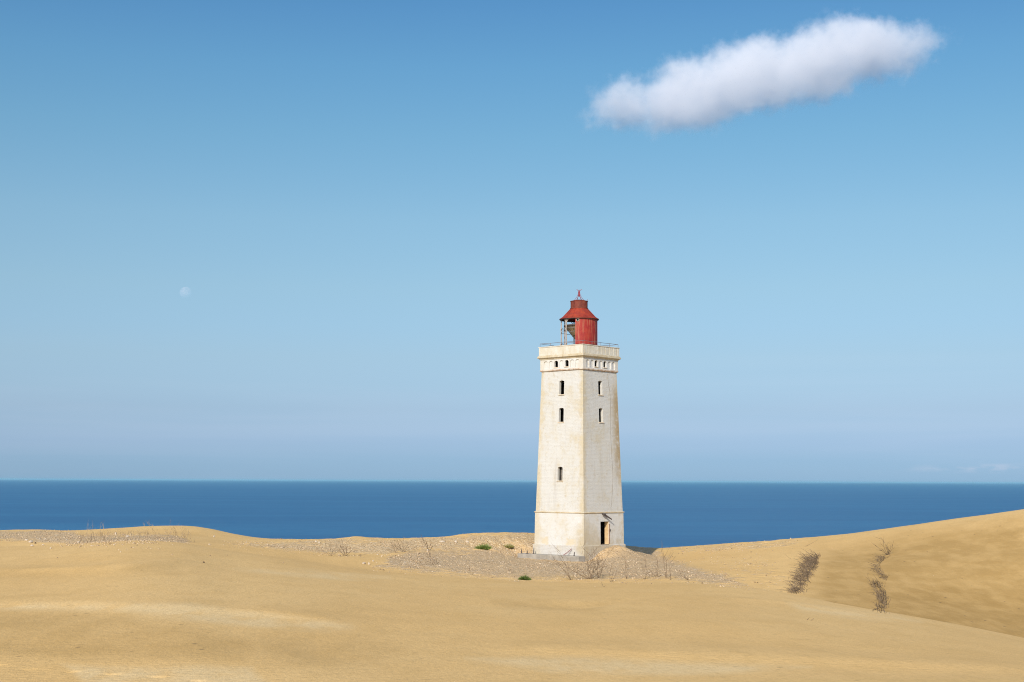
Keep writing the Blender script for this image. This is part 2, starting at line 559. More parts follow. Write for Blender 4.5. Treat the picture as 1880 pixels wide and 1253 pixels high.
def poly_mask(px, py, poly, soft):
    """soft inside mask of a polygon drawn over the photo (used once, to lay out where gravel lies in the world)"""
    P = np.array(poly, float); Q = np.roll(P, -1, axis=0)
    inside = np.zeros(px.shape, bool); dmin = np.full(px.shape, 1e9)
    for (x1, y1), (x2, y2) in zip(P, Q):
        c = ((y1 > py) != (y2 > py)) & (px < (x2 - x1) * (py - y1) / (y2 - y1 + 1e-9) + x1)
        inside ^= c
        dx, dy = x2 - x1, (y2 - y1)
        t = np.clip(((px - x1) * dx + (py - y1) * dy) / (dx * dx + dy * dy + 1e-9), 0, 1)
        dmin = np.minimum(dmin, np.hypot(px - x1 - t * dx, (py - y1 - t * dy) * 1.6))
    s = np.where(inside, dmin, -dmin)
    return np.clip(0.5 + s / (2 * soft), 0, 1)


GRAVEL = [
    [(690, 1042), (720, 1022), (760, 1010), (850, 1012), (900, 1006), (930, 1000), (990, 996), (1066, 1012), (1082, 1005), (1100, 960), (1155, 960), (1200, 1008), (1225, 1026), (1290, 1046), (1340, 1058),
     (1375, 1077), (1290, 1068), (1240, 1064), (1100, 1066), (1000, 1062), (900, 1060), (800, 1052)],
    [(-60, 976), (60, 973), (140, 977), (150, 984), (320, 982), (345, 992), (330, 1004), (240, 1004), (150, 1004), (60, 995), (-60, 988)],
]
STONY = [[(560, 993), (760, 989), (860, 980), (990, 979), (990, 1004), (880, 1012), (760, 1012), (700, 1018), (600, 1016), (480, 1006), (420, 998)],
         [(1230, 1006), (1330, 1000), (1440, 994), (1480, 992), (1440, 1005), (1330, 1012), (1250, 1013)],
         [(1290, 1030), (1400, 1020), (1460, 1060), (1455, 1090), (1400, 1082)]]
STONY_W = [1.0, .8, .45]
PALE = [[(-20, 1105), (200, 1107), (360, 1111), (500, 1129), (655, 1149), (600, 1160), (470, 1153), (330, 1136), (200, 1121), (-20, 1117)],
        [(430, 1043), (600, 1052), (720, 1062), (640, 1066), (500, 1054)],
        [(1450, 1108), (1640, 1130), (1690, 1142), (1600, 1138), (1480, 1124)],
        [(120, 1222), (300, 1224), (460, 1226), (520, 1290), (200, 1290)],
        [(860, 1210), (1100, 1207), (1250, 1216), (1500, 1228), (1250, 1240), (1000, 1232)]]
DARK_SAND = [[(-60, 1120), (150, 1122), (330, 1150), (480, 1180), (440, 1214), (300, 1210), (-60, 1203)],  # shade of the ridge's near face painted into the sand colour
        [(480, 1165), (640, 1172), (740, 1190), (700, 1228), (560, 1228), (470, 1200)],  # shade of the near hollow painted in
        [(900, 1104), (1060, 1106), (1130, 1104), (1080, 1118), (940, 1114)],  # shade along the crease painted in
        [(-60, 1048), (240, 1043), (330, 1036), (320, 1046), (120, 1058), (-60, 1060)],  # soft crease shading painted in
        [(1510, 1016), (1640, 994), (1900, 956), (1990, 1260), (1880, 1230), (1740, 1190), (1640, 1165), (1500, 1140), (1490, 1060)],  # darker tone over the right dune's slope
        [(1600, 1080), (1760, 1050), (1900, 1085), (1990, 1250), (1880, 1230), (1740, 1190), (1600, 1150)]]  # darker lower part of the same slope


DARK_SAND_W = [.42, .32, .45, .35, .85, 1.0]
DARK_SAND_S = [14, 26, 12, 12, 30, 36]


def terrain():
    rows = np.concatenate([np.arange(-12, 22, 0.5), np.arange(22, 34, 0.055), np.arange(34, 60, 0.13), np.arange(60, 141, 0.105), np.arange(141, 158, 0.2), np.arange(158, 290, 3.0)])
    t = np.linspace(-1, 1, 1301)
    k = 0.30 * t + 0.30 * t ** 3
    D, K = np.meshgrid(rows, k, indexing='ij')
    X = K * (D + 34)
    Z = height(X, D)
    nr, nc = D.shape
    px, py = project(X, np.maximum(D, 5.0), Z)
    wob = 5 * vnoise(X / 1.1, D / 2.3, 21) + 4 * vnoise(X / 3.1, D / 5.3, 22)
    pw, qw = px + 2.2 * wob, py + 0.55 * wob

    da_x, da_d = np.array(CRA_D).T

    def m(polys, soft):
        a = np.zeros(px.shape)
        for i, p in enumerate(polys):
            back = np.clip((D - np.interp(px, da_x, da_d) - .2) / 1.6, 0, 1) if (polys is DARK_SAND and i > 3) or (polys is GRAVEL and i == 1) else 1.0
            a = np.maximum(a, back * poly_mask(pw, qw, p, DARK_SAND_S[i] if polys is DARK_SAND else (7 if polys is GRAVEL and i == 1 else soft)) * (STONY_W[i] if polys is STONY else DARK_SAND_W[i] if polys is DARK_SAND else 1.0))
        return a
    gr, st, pa, da = m(GRAVEL, 18), m(STONY, 14), m(PALE, 9), m(DARK_SAND, 14)
    rough = gr * (0.03 * vnoise(X / .37, D / .37, 31) + 0.02 * vnoise(X / .8, D / .8, 32)) + st * (0.05 * vnoise(X / .6, D / .6, 33) + .03 * vnoise(X / .3, D / .3, 34))
    Z = Z + rough
    idx = np.arange(nr * nc).reshape(nr, nc)
    q = np.stack([idx[:-1, :-1], idx[:-1, 1:], idx[1:, 1:], idx[1:, :-1]], -1).reshape(-1, 4)
    me = bpy.data.meshes.new("sand_ground")
    me.vertices.add(nr * nc)
    me.vertices.foreach_set("co", np.stack([X, D, Z], -1).astype(np.float32).ravel())
    me.loops.add(q.size)
    me.loops.foreach_set("vertex_index", q.astype(np.int32).ravel())
    me.polygons.add(len(q))
    me.polygons.foreach_set("loop_start", np.arange(0, q.size, 4, dtype=np.int32))
    me.polygons.foreach_set("use_smooth", np.ones(len(q), dtype=bool))
    me.update(calc_edges=True)
    for nm, a in (("gravel", gr), ("stony", st), ("pale", pa), ("darkened", da)):
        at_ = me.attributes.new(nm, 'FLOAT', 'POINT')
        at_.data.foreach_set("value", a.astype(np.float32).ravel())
    return me


def sand_material():
    n = NT("dune_sand")
    p = n.coord("Object")
    g0, s0, pa, da = n.attr("gravel"), n.attr("stony"), n.attr("pale"), n.attr("darkened")
    big = n.noise(n.vmul(p, (0.11, 0.05, 0.1)), 1.0, 4, .55)
    mid = n.noise(n.vmul(p, (0.9, 0.35, 0.9)), 1.0, 5, .6)
    fine = n.noise(p, 9.0, 5, .7)
    grain = n.noise(p, 38.0, 3, .7)
    sand = n.mix(n.sstep(big, .35, .68), (0.665, 0.425, 0.164), (0.712, 0.467, 0.190))
    sand = n.mix(n.math('MULTIPLY', n.sstep(mid, .42, .70), .32), sand, (0.575, 0.362, 0.130))
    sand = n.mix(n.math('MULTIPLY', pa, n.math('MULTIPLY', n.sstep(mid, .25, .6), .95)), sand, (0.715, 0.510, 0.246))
    sand = n.mix(n.math('MULTIPLY', da, n.math('ADD', .62, n.math('MULTIPLY', n.sstep(mid, .3, .65), .38))), sand, (0.400, 0.243, 0.078))  # darker sand: painted shade in the near hollows, deeper tone on the right slope
    tuft = n.noise(n.vmul(p, (3.4, 1.7, 3.0)), 1.0, 5, .68)
    sand = n.mix(n.math('MULTIPLY', n.sstep(tuft, .50, .72), .22), sand, (0.52, 0.322, 0.113))
    # grain and little bits of dark debris
    sand = n.mix(n.math('MULTIPLY', n.sstep(fine, .46, .70), .42), sand, (0.46, 0.287, 0.102))
    sand = n.mix(n.math('MULTIPLY', n.sstep(grain, .55, .8), .25), sand, (0.72, 0.52, 0.27))
    vo = n.n("ShaderNodeTexVoronoi", feature='F1'); n.l(n.vmul(p, (1.15, .8, 1.15)), vo.inputs["Vector"]); vo.inputs["Scale"].default_value = 1.0
    clump = n.noise(n.vmul(p, (.22, .12, .2)), 1.0, 2, .5)
    spot = n.math('MULTIPLY', n.sstep(vo.outputs["Distance"], .105, .04), n.math('MULTIPLY', n.sstep(clump, .40, .58), n.math('ADD', .45, da)))
    sand = n.mix(n.math('MULTIPLY', spot, .85), sand, (0.20, 0.13, 0.065))
    # gravel: pale grey-pink pebbles among sand
    gv = n.n("ShaderNodeTexVoronoi", feature='F1'); n.l(p, gv.inputs["Vector"]); gv.inputs["Scale"].default_value = 8.5
    gv2 = n.n("ShaderNodeTexVoronoi", feature='F1'); n.l(p, gv2.inputs["Vector"]); gv2.inputs["Scale"].default_value = 14.0
    sep = n.n("ShaderNodeSeparateColor"); n.l(gv.outputs["Color"], sep.inputs[0])
    sep2 = n.n("ShaderNodeSeparateColor"); n.l(gv2.outputs["Color"], sep2.inputs[0])
    gb = n.noise(n.vmul(p, (.35, .22, .35)), 1.0, 4, .6)
    gcol = n.mix(sep.outputs[0], (0.42, 0.285, 0.150), (0.57, 0.415, 0.240))
    gcol = n.mix(n.math('MULTIPLY', sep2.outputs[1], .6), gcol, (0.52, 0.385, 0.235))
    gcol = n.mix(n.sstep(sep2.outputs[0], .88, .95), gcol, (0.17, 0.125, 0.09))
    gcol = n.mix(n.sstep(sep.outputs[1], .90, .96), gcol, (0.66, 0.54, 0.39))
    gcol = n.mix(n.math('MULTIPLY', n.sstep(gb, .45, .65), .45), gcol, (0.53, 0.37, 0.20))
    scol = n.mix(sep.outputs[2], (0.46, 0.30, 0.15), (0.60, 0.46, 0.28))
    scol = n.mix(n.sstep(sep.outputs[1], .80, .92), scol, (0.72, 0.60, 0.40))
    scol = n.mix(n.sstep(sep2.outputs[1], .82, .9), scol, (0.25, 0.17, 0.09))
    edge = n.noise(p, 1.4, 4, .65)
    gm = n.sstep(n.math('ADD', g0, n.math('MULTIPLY', n.math('SUBTRACT', edge, .5), 1.5)), .30, .85)
    sm = n.math('MULTIPLY', n.sstep(n.math('ADD', s0, n.math('MULTIPLY', n.math('SUBTRACT', edge, .5), 1.3)), .4, .85), .75)
    c = n.mix(sm, sand, scol)
    c = n.mix(n.math('MULTIPLY', gm, .84), c, gcol)
    # relief
    wv = n.n("ShaderNodeTexWave", wave_type='BANDS', bands_direction='Y'); n.l(p, wv.inputs["Vector"])
    wv.inputs["Scale"].default_value = 1.1; wv.inputs["Distortion"].default_value = 9.0; wv.inputs["Detail"].default_value = 3.0; wv.inputs["Detail Scale"].default_value = .7
    hgt = n.math('ADD', n.math('MULTIPLY', fine, .55), n.math('ADD', mid, n.math('MULTIPLY', tuft, .7)))
    hgt = n.math('ADD', hgt, n.math('MULTIPLY', wv.outputs["Fac"], .05))
    hg = n.math('MULTIPLY', n.math('MAXIMUM', gm, sm), n.math('SUBTRACT', 1.0, gv.outputs["Distance"]))
    nrm = n.bump(hgt, .8, .06)
    nrm = n.bump(hg, .7, .10, nrm)
    n.bsdf(c, .95, .1, nrm)
    return n.m


M = {}
M["sand"] = sand_material()
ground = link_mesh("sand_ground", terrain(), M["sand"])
tag(ground, kind="structure")


# ------------------------------------------------------------------ sea
def sea_material():
    n = NT("sea_water")
    p = n.coord("Object")
    a = n.noise(n.vmul(p, (.018, .05, 1)), 1.0, 6, .62)
    b = n.noise(n.vmul(p, (.0008, .0035, 1)), 1.0, 4, .55)
    c = n.mix(n.sstep(b, .35, .68), (0.017, 0.104, 0.222), (0.025, 0.134, 0.258))
    c = n.mix(n.math('MULTIPLY', n.sstep(a, .42, .70), .55), c, (0.015, 0.084, 0.195))
    nrm = n.bump(a, .9, 3.0)
    n.bsdf(c, .42, .16, nrm)
    return n.m


def sea():
    rad = [0.0, 60, 150, 300, 600, 1200, 2500, 5000, 10000, 20000, 50000, 120000, 250000]
    mb = MB()
    N = 96
    mb.v.append((0, 0, 0))
    for r in rad[1:]:
        for k in range(N):
            t = 2 * math.pi * k / N
            mb.v.append((r * math.cos(t), r * math.sin(t), 0))
    for k in range(N):
        mb.f.append((0, 1 + k, 1 + (k + 1) % N))
    for i in range(len(rad) - 2):
        for k in range(N):
            a = 1 + i * N
            mb.f.append((a + k, a + N + k, a + N + (k + 1) % N, a + (k + 1) % N))
    o = mb.build("sea", sea_material(), weld=False)
    o.location = (0, 0, EZ - 66)
    tag(o, kind="structure")


sea()


# ------------------------------------------------------------------ the lighthouse
# Local frame: +X is the normal of the door face, -Y the normal of the sunny face, z = 0 at the foot.
TROT = Matrix(((N_R.x, -N_L.x, 0), (N_R.y, -N_L.y, 0), (0, 0, 1)))
TRZ = math.atan2(N_R.y, N_R.x)


def white_wall_material(name, base=(0.550, 0.536, 0.492), ochre=1.0, grime=1.0, brick=1.0):
    n = NT(name)
    p = n.coord("Object")
    sx = n.n("ShaderNodeSeparateXYZ"); n.l(p, sx.inputs[0])
    x, y, z = sx.outputs
    ax, ay = n.math('ABSOLUTE', x), n.math('ABSOLUTE', y)
    hw = n.math('SUBTRACT', 2.80, n.math('MULTIPLY', z, .0275))
    corner = n.math('DIVIDE', n.math('MULTIPLY', ax, ay), n.math('MULTIPLY', hw, hw))
    big = n.noise(p, .55, 5, .6)
    med = n.noise(p, 2.3, 6, .65, .3)
    fine = n.noise(p, 11.0, 5, .65)
    run = n.noise(n.vmul(p, (3.2, 3.2, .22)), 1.0, 5, .6)
    c = n.mix(n.sstep(big, .35, .7), base, tuple(b * k for b, k in zip(base, (.97, .955, .92))))
    # ochre brick showing through the thin whitewash, most of all along the corners
    o = n.math('ADD', n.math('MULTIPLY', n.sstep(corner, .66, 1.0), .34), n.math('ADD', big, n.math('MULTIPLY', med, .7)))
    o = n.math('MULTIPLY', n.sstep(o, .80, 1.30), .70 * ochre)
    c = n.mix(o, c, (0.50, 0.405, 0.235))
    # the far corner of the door face is weathered brown-grey
    east = n.math('MULTIPLY', n.sstep(n.math('DIVIDE', y, hw), .48, .92), n.sstep(x, 1.0, 2.0))
    hz = n.math('MULTIPLY', n.sstep(z, 5.0, 8.5), n.sstep(z, 15.6, 13.0))
    e = n.math('MULTIPLY', n.math('MULTIPLY', east, hz), n.sstep(n.math('ADD', med, n.math('MULTIPLY', big, .6)), .50, .85))
    c = n.mix(n.math('MULTIPLY', e, .9 * ochre), c, (0.34, 0.255, 0.145))
    # damp foot of the door face
    darkened = n.math('MULTIPLY', n.sstep(z, 3.4, 1.0), n.sstep(x, 1.5, 2.4))
    darkened = n.math('MULTIPLY', darkened, n.sstep(n.math('ADD', big, n.math('MULTIPLY', med, .4)), .48, .78))
    c = n.mix(n.math('MULTIPLY', darkened, .8 * ochre), c, (0.42, 0.34, 0.21))
    # two patches of bare yellow brick low on the sunny side
    for cx, wx in ((-1.60, .46), (1.34, .52)):
        q = n.math('MAXIMUM', n.math('DIVIDE', n.math('ABSOLUTE', n.math('SUBTRACT', x, cx)), wx), n.math('DIVIDE', n.math('ABSOLUTE', n.math('SUBTRACT', z, 1.12)), .34))
        q = n.math('MULTIPLY', n.sstep(n.math('ADD', q, n.math('MULTIPLY', n.math('SUBTRACT', med, .5), 2.6)), 1.15, .5), n.sstep(y, -2.0, -2.6))
        c = n.mix(n.math('MULTIPLY', q, .6 * ochre), c, (0.56, 0.42, 0.20))
    # grey runs and small spots where the wash has flaked
    c = n.mix(n.math('MULTIPLY', n.sstep(run, .52, .78), .40 * grime), c, (0.40, 0.37, 0.33))
    c = n.mix(n.math('MULTIPLY', n.sstep(med, .56, .74), .62 * grime), c, (0.45, 0.39, 0.29))
    c = n.mix(n.math('MULTIPLY', n.sstep(fine, .56, .70), .62 * grime), c, (0.38, 0.32, 0.23))
    # brick courses, barely visible under the wash
    cmb = n.n("ShaderNodeCombineXYZ")
    n.l(n.math('ADD', x, y), cmb.inputs[0]); n.l(z, cmb.inputs[1])
    br = n.n("ShaderNodeTexBrick")
    n.l(cmb.outputs[0], br.inputs["Vector"])
    br.inputs["Scale"].default_value = 1.0
    br.inputs["Brick Width"].default_value = .34
    br.inputs["Row Height"].default_value = .115
    br.inputs["Mortar Size"].default_value = .012
    br.inputs["Mortar Smooth"].default_value = .4
    bf = br.outputs["Fac"]
    patch = n.sstep(n.noise(p, .8, 3, .5), .42, .62)
    c = n.mix(n.math('MULTIPLY', n.math('MULTIPLY', bf, patch), .15 * brick), c, (0.38, 0.33, 0.25))
    h = n.math('ADD', n.math('MULTIPLY', fine, .6), n.math('MULTIPLY', bf, -.22 * brick))
    h = n.math('ADD', h, n.math('MULTIPLY', med, .8))
    n.bsdf(c, .88, .15, n.bump(h, .8, .035))
    return n.m


def plain_material(name, base, var, rough=.8, spec=.2, scale=3.0, strength=.5, dist=.02, metallic=0.0, streak=None):
    n = NT(name)
    p = n.coord("Object")
    a = n.noise(p, scale, 6, .65, .4)
    b = n.noise(p, scale * 5, 4, .6)
    c = n.mix(n.sstep(a, .35, .68), base, var)
    if streak:
        s = n.noise(n.vmul(p, (6.0, 6.0, .5)), 1.0, 5, .6)
        c = n.mix(n.math('MULTIPLY', n.sstep(s, .50, .70), streak[1]), c, streak[0])
    n.bsdf(c, rough, spec, n.bump(n.math('ADD', a, n.math('MULTIPLY', b, .5)), strength, dist), metallic)
    return n.m


M["wash"] = white_wall_material("whitewashed_brick")
M["wash_low"] = white_wall_material("whitewashed_plaster", (0.575, 0.56, 0.52), .8, .55, .45)
M["frieze"] = white_wall_material("whitewashed_frieze", (0.595, 0.58, 0.54), .45, .7, .4)
M["plinth"] = white_wall_material("plinth_stone", (0.53, 0.505, 0.46), .7, 1.2, 1.0)
M["parapet"] = plain_material("parapet_concrete", (0.54, 0.49, 0.38), (0.60, 0.57, 0.49), .9, .1, 1.5, .5, .02, streak=((0.42, 0.32, 0.18), .55))
M["cornice"] = plain_material("cornice_stone", (0.47, 0.385, 0.245), (0.55, 0.485, 0.36), .9, .1, 1.8, .5, .02, streak=((0.36, 0.27, 0.15), .5))
M["moulding"] = plain_material("moulding_stone", (0.40, 0.27, 0.18), (0.57, 0.51, 0.42), .9, .1, 2.6, .5, .02)
M["tan_brick"] = plain_material("bare_yellow_brick", (0.52, 0.36, 0.19), (0.60, 0.44, 0.25), .9, .1, 4, .6, .02)
M["dark"] = plain_material("unlit_black", (0.012, 0.010, 0.008), (0.008, 0.007, 0.006), .95, .05)  # near-black in place of the shade behind the openings
M["rust"] = plain_material("rusty_iron", (0.20, 0.10, 0.06), (0.32, 0.19, 0.11), .8, .3, 5)
M["dark_iron"] = plain_material("dark_iron", (0.055, 0.045, 0.042), (0.10, 0.07, 0.055), .7, .4, 6)
M["rail"] = plain_material("painted_rail", (0.13, 0.14, 0.17), (0.20, 0.15, 0.13), .7, .4, 6)
M["post"] = plain_material("bare_iron_post", (0.34, 0.27, 0.21), (0.46, 0.38, 0.31), .8, .3, 5)
M["red"] = plain_material("weathered_red_paint", (0.26, 0.014, 0.012), (0.32, 0.036, 0.018), .62, .35, 2.2, .4, .015, streak=((0.36, 0.130, 0.070), .95))
M["roof_red"] = plain_material("red_roof_paint", (0.31, 0.042, 0.015), (0.21, 0.022, 0.013), .62, .35, 2.0, .4, .015, streak=((0.17, 0.040, 0.022), .6))
M["vent_red"] = plain_material("rusty_red_paint", (0.145, 0.024, 0.016), (0.20, 0.055, 0.028), .75, .3, 3.0, .5, .02, streak=((0.085, 0.020, 0.014), .7))
M["tan_sheet"] = plain_material("tan_sheet_metal", (0.30, 0.225, 0.12), (0.23, 0.165, 0.09), .8, .2, 3)
M["concrete"] = plain_material("grey_concrete", (0.27, 0.245, 0.205), (0.36, 0.325, 0.27), .9, .1, 1.6, .6, .03)

lighthouse = empty("lighthouse", (TC.x, TC.y, 0), TRZ)
tag(lighthouse, "tall square whitewashed lighthouse with red lantern top standing on the gravel", "lighthouse")


def face_frame(k):
    """normal and left-to-right direction of face k in the local frame: 0 sunny, 1 door, 2 and 3 behind"""
    nrm = [Vector((0, -1, 0)), Vector((1, 0, 0)), Vector((0, 1, 0)), Vector((-1, 0, 0))][k]
    t = Vector((-nrm.y, nrm.x, 0))
    return nrm, t


def tapered_wall(mb, hw, z0, z1, openings, depth, arch=False):
    """four walls from z0 to z1, half width hw(z); openings[k] = list of (u_centre, width, zb, zt) cut through with reveals"""
    for k in range(4):
        nrm, t = face_frame(k)

        def P(u, z, d=0.0):
            h = hw(z)
            return nrm * (h - d) + t * u + Vector((0, 0, z))
        ops = sorted(openings.get(k, []), key=lambda o: o[2])
        zs = [z0]
        step = 0.75
        bands = []
        z = z0
        for (uc, w, zb, zt) in ops:
            if zb > z + 1e-6: bands.append((z, zb, None))
            bands.append((zb, zt, (uc, w)))
            z = zt
        if z1 > z + 1e-6: bands.append((z, z1, None))
        for (a, b, op) in bands:
            if op is None:
                m = max(1, int(math.ceil((b - a) / step)))
                for i in range(m):
                    za, zb_ = a + (b - a) * i / m, a + (b - a) * (i + 1) / m
                    mb.quad(P(-hw(za), za), P(hw(za), za), P(hw(zb_), zb_), P(-hw(zb_), zb_))
            else:
                uc, w = op
                l, r = uc - w / 2, uc + w / 2
                mb.quad(P(-hw(a), a), P(l, a), P(l, b), P(-hw(b), b))
                mb.quad(P(r, a), P(hw(a), a), P(hw(b), b), P(r, b))
                rise = w * 0.16 if arch else 0.0
                N = 8 if arch else 1
                top = []
                for i in range(N + 1):
                    f = i / N
                    u = l + w * f
                    top.append((u, b - rise * (2 * f - 1) ** 2))
                for (ua, za), (ub, zb2) in zip(top, top[1:]):
                    if arch: mb.quad(P(ua, za), P(ub, zb2), P(ub, b), P(ua, b))
                    mb.quad(P(ua, za), P(ua, za, depth), P(ub, zb2, depth), P(ub, zb2))
                zl, zr = top[0][1], top[-1][1]
                mb.quad(P(l, a), P(l, a, depth), P(l, zl, depth), P(l, zl))
                mb.quad(P(r, a), P(r, zr), P(r, zr, depth), P(r, a, depth))
                mb.quad(P(l, a), P(r, a), P(r, a, depth), P(l, a, depth))


def ring(mb, prof, cap_top=False, cap_bot=False):
    """square moulding: profile of (half width, z) swept round the four sides"""
    n0 = len(mb.v)
    for h, z in prof:
        mb.v += [(-h, -h, z), (h, -h, z), (h, h, z), (-h, h, z)]
    for i in range(len(prof) - 1):
        for k in range(4):
            k2 = (k + 1) % 4
            mb.f.append((n0 + 4 * i + k, n0 + 4 * i + k2, n0 + 4 * i + 4 + k2, n0 + 4 * i + 4 + k))
    if cap_bot: mb.f.append(tuple(n0 + k for k in (3, 2, 1, 0)))
    if cap_top: mb.f.append(tuple(n0 + 4 * (len(prof) - 1) + k for k in range(4)))


Z_PL, Z_BELT, Z_FR0, Z_FR1, Z_CO1, Z_PA1 = 0.80, 3.60, 15.78, 16.83, 17.19, 17.98


def hw_base(z): return 2.765 - 0.012 * (z - Z_PL)
def hw_shaft(z): return 2.69 - (z - Z_BELT) / (Z_FR0 - Z_BELT) * (2.69 - 2.335)


WIN = [(0.0, 0.55, 6.28, 7.48), (0.0, 0.55, 11.34, 12.56), (0.0, 0.55, 13.72, 14.94)]
DOOR = (0.10, 1.16, 0.84, 2.80)

b = MB()
tapered_wall(b, hw_base, Z_PL, Z_BELT, {1: [DOOR]}, 0.44)
b.build("base_wall", M["wash_low"], lighthouse)
b = MB()
tapered_wall(b, hw_shaft, Z_BELT, Z_FR0, {0: WIN, 1: WIN[1:], 2: WIN, 3: WIN[1:]}, 0.25, arch=True)
shaft = b.build("shaft_wall", M["wash"], lighthouse)
b = MB()
ring(b, [(2.69, Z_BELT + .03), (2.80, Z_BELT + .005), (2.80, Z_BELT - .055), (2.735, Z_BELT - .10)])
b.build("belt_moulding", plain_material("belt_stone", (0.57, 0.50, 0.37), (0.48, 0.37, 0.22), .9, .1, 2.0), lighthouse)
b = MB()
ring(b, [(2.77, Z_PL + .03), (2.86, Z_PL - .03), (2.86, .42), (2.87, .42), (2.88, -1.2)], cap_bot=True)
b.build("plinth", M["plinth"], lighthouse)
# near-black core in place of the unlit inside, seen only through the openings
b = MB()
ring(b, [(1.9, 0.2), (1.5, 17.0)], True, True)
b.build("dark_core", M["dark"], lighthouse)


def face_point(k, u, z, d, hw):
    nrm, t = face_frame(k)
    return nrm * (hw(z) - d) + t * u + Vector((0, 0, z))


def face_rot(k):
    nrm, t = face_frame(k)
    return Matrix((t, -nrm, Vector((0, 0, 1)))).transposed()


boarded = plain_material("grey_weathered_board", (0.20, 0.18, 0.15), (0.13, 0.115, 0.10), .9, .1, 5)
sill_m = plain_material("window_sill_stone", (0.66, 0.56, 0.42), (0.58, 0.46, 0.32), .9, .1, 5)
for k, ws in ((0, WIN), (1, WIN[1:]), (2, WIN), (3, WIN[1:])):
    for (uc, w, zb, zt) in ws:
        rot = face_rot(k)
        fb = MB()
        d = 0.37
        fb.box(face_point(k, uc, zt - .16, d + .10, hw_shaft), (w + .06, .05, .05), rot)
        fb.box(face_point(k, uc + .04, (zb + zt) / 2, d + .10, hw_shaft), (.035, .04, zt - zb), rot)
        win = fb.build("window", M["dark_iron"], lighthouse)
        pb = MB()
        if k == 0 and zb < 8:
            pb.box(face_point(k, uc, (zb + zt) / 2, d + .05, hw_shaft), (w, .03, zt - zb + .1), rot)
            pn = pb.build("boarding", boarded, win)
            tag(pn, "grey weathered board closing the lowest window")
        else:
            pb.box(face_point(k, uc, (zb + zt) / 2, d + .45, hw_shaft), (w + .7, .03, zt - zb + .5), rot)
            pb.build("dark_backing", M["dark"], win)  # black sheet standing in for the shade inside the window
        sb = MB()
        sb.box(face_point(k, uc, zb - .035, -.02, hw_shaft), (w + .12, .10, .07), rot)
        sb.build("sill", sill_m, win)

# frieze: a blind arcade of seven bays a side, two of them pierced
FR_H = 2.425
b = MB()
ring(b, [(2.345, Z_FR0 - .03), (2.40, Z_FR0), (2.455, Z_FR0 + .05), (2.455, Z_FR0 + .12), (FR_H + .005, Z_FR0 + .15)])
b.build("frieze_moulding", M["moulding"], lighthouse)
fz, rec = MB(), MB()
FZ0, FZ1 = Z_FR0 + .12, Z_FR1
BAY = 0.60
NICHE_W, NICHE_B, NICHE_S, REC = 0.42, FZ0 + .10, FZ0 + .62, 0.075
PIERCED = (2, 4)
frieze_wins = []
for k in range(4):
    nrm, t = face_frame(k)

    def Q(u, z, d=0.0):
        return nrm * (FR_H - d) + t * u + Vector((0, 0, z))
    left = -3.5 * BAY
    fz.quad(Q(-FR_H, FZ0), Q(left, FZ0), Q(left, FZ1), Q(-FR_H, FZ1))
    fz.quad(Q(-left, FZ0), Q(FR_H, FZ0), Q(FR_H, FZ1), Q(-left, FZ1))
    for i in range(7):
        uc = left + BAY * (i + .5)
        l, r = uc - NICHE_W / 2, uc + NICHE_W / 2
        dep = .17 if i in PIERCED else REC
        zb = NICHE_B + (.12 if i in PIERCED else 0)
        fz.quad(Q(uc - BAY / 2, FZ0), Q(uc + BAY / 2, FZ0), Q(uc + BAY / 2, zb), Q(uc - BAY / 2, zb))
        fz.quad(Q(uc - BAY / 2, zb), Q(l, zb), Q(l, FZ1), Q(uc - BAY / 2, FZ1))
        fz.quad(Q(r, zb), Q(uc + BAY / 2, zb), Q(uc + BAY / 2, FZ1), Q(r, FZ1))
        arc = [(uc + NICHE_W / 2 * math.cos(math.pi * (1 - j / 10)), NICHE_S + NICHE_W / 2 * .8 * math.sin(math.pi * j / 10)) for j in range(11)]
        for (ua, za), (ub, zb2) in zip(arc, arc[1:]):
            fz.quad(Q(ua, za), Q(ub, zb2), Q(ub, FZ1), Q(ua, FZ1))
            fz.quad(Q(ua, za), Q(ua, za, dep), Q(ub, zb2, dep), Q(ub, zb2))
        fz.quad(Q(l, zb), Q(l, zb, dep), Q(l, NICHE_S, dep), Q(l, NICHE_S))
        fz.quad(Q(r, zb), Q(r, NICHE_S), Q(r, NICHE_S, dep), Q(r, zb, dep))
        fz.quad(Q(l, zb), Q(r, zb), Q(r, zb, dep), Q(l, zb, dep))
        if i in PIERCED:
            frieze_wins.append((k, uc, zb))
        else:
            fz.poly([Q(l, zb, dep), Q(r, zb, dep)] + [Q(u, z, dep) for u, z in arc[::-1]])
fz.build("frieze", M["frieze"], lighthouse)
for k, uc, zb in frieze_wins:
    rot = face_rot(k)
    hf = lambda z: FR_H
    fb = MB()
    fb.box(face_point(k, uc, zb + .30, .42, hf), (.03, .03, .75), rot)
    fb.box(face_point(k, uc, zb + .28, .42, hf), (NICHE_W + .05, .028, .03), rot)
    fw = fb.build("attic_window", M["dark_iron"], lighthouse)
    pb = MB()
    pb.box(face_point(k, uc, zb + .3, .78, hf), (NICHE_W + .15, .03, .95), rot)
    pb.build("dark_backing", M["dark"], fw)  # black sheet for the shade behind the attic opening
    sb = MB()
    sb.box(face_point(k, uc, zb - .03, -.012, hf), (NICHE_W + .10, .07, .06), rot)
    sb.build("sill", sill_m, fw)

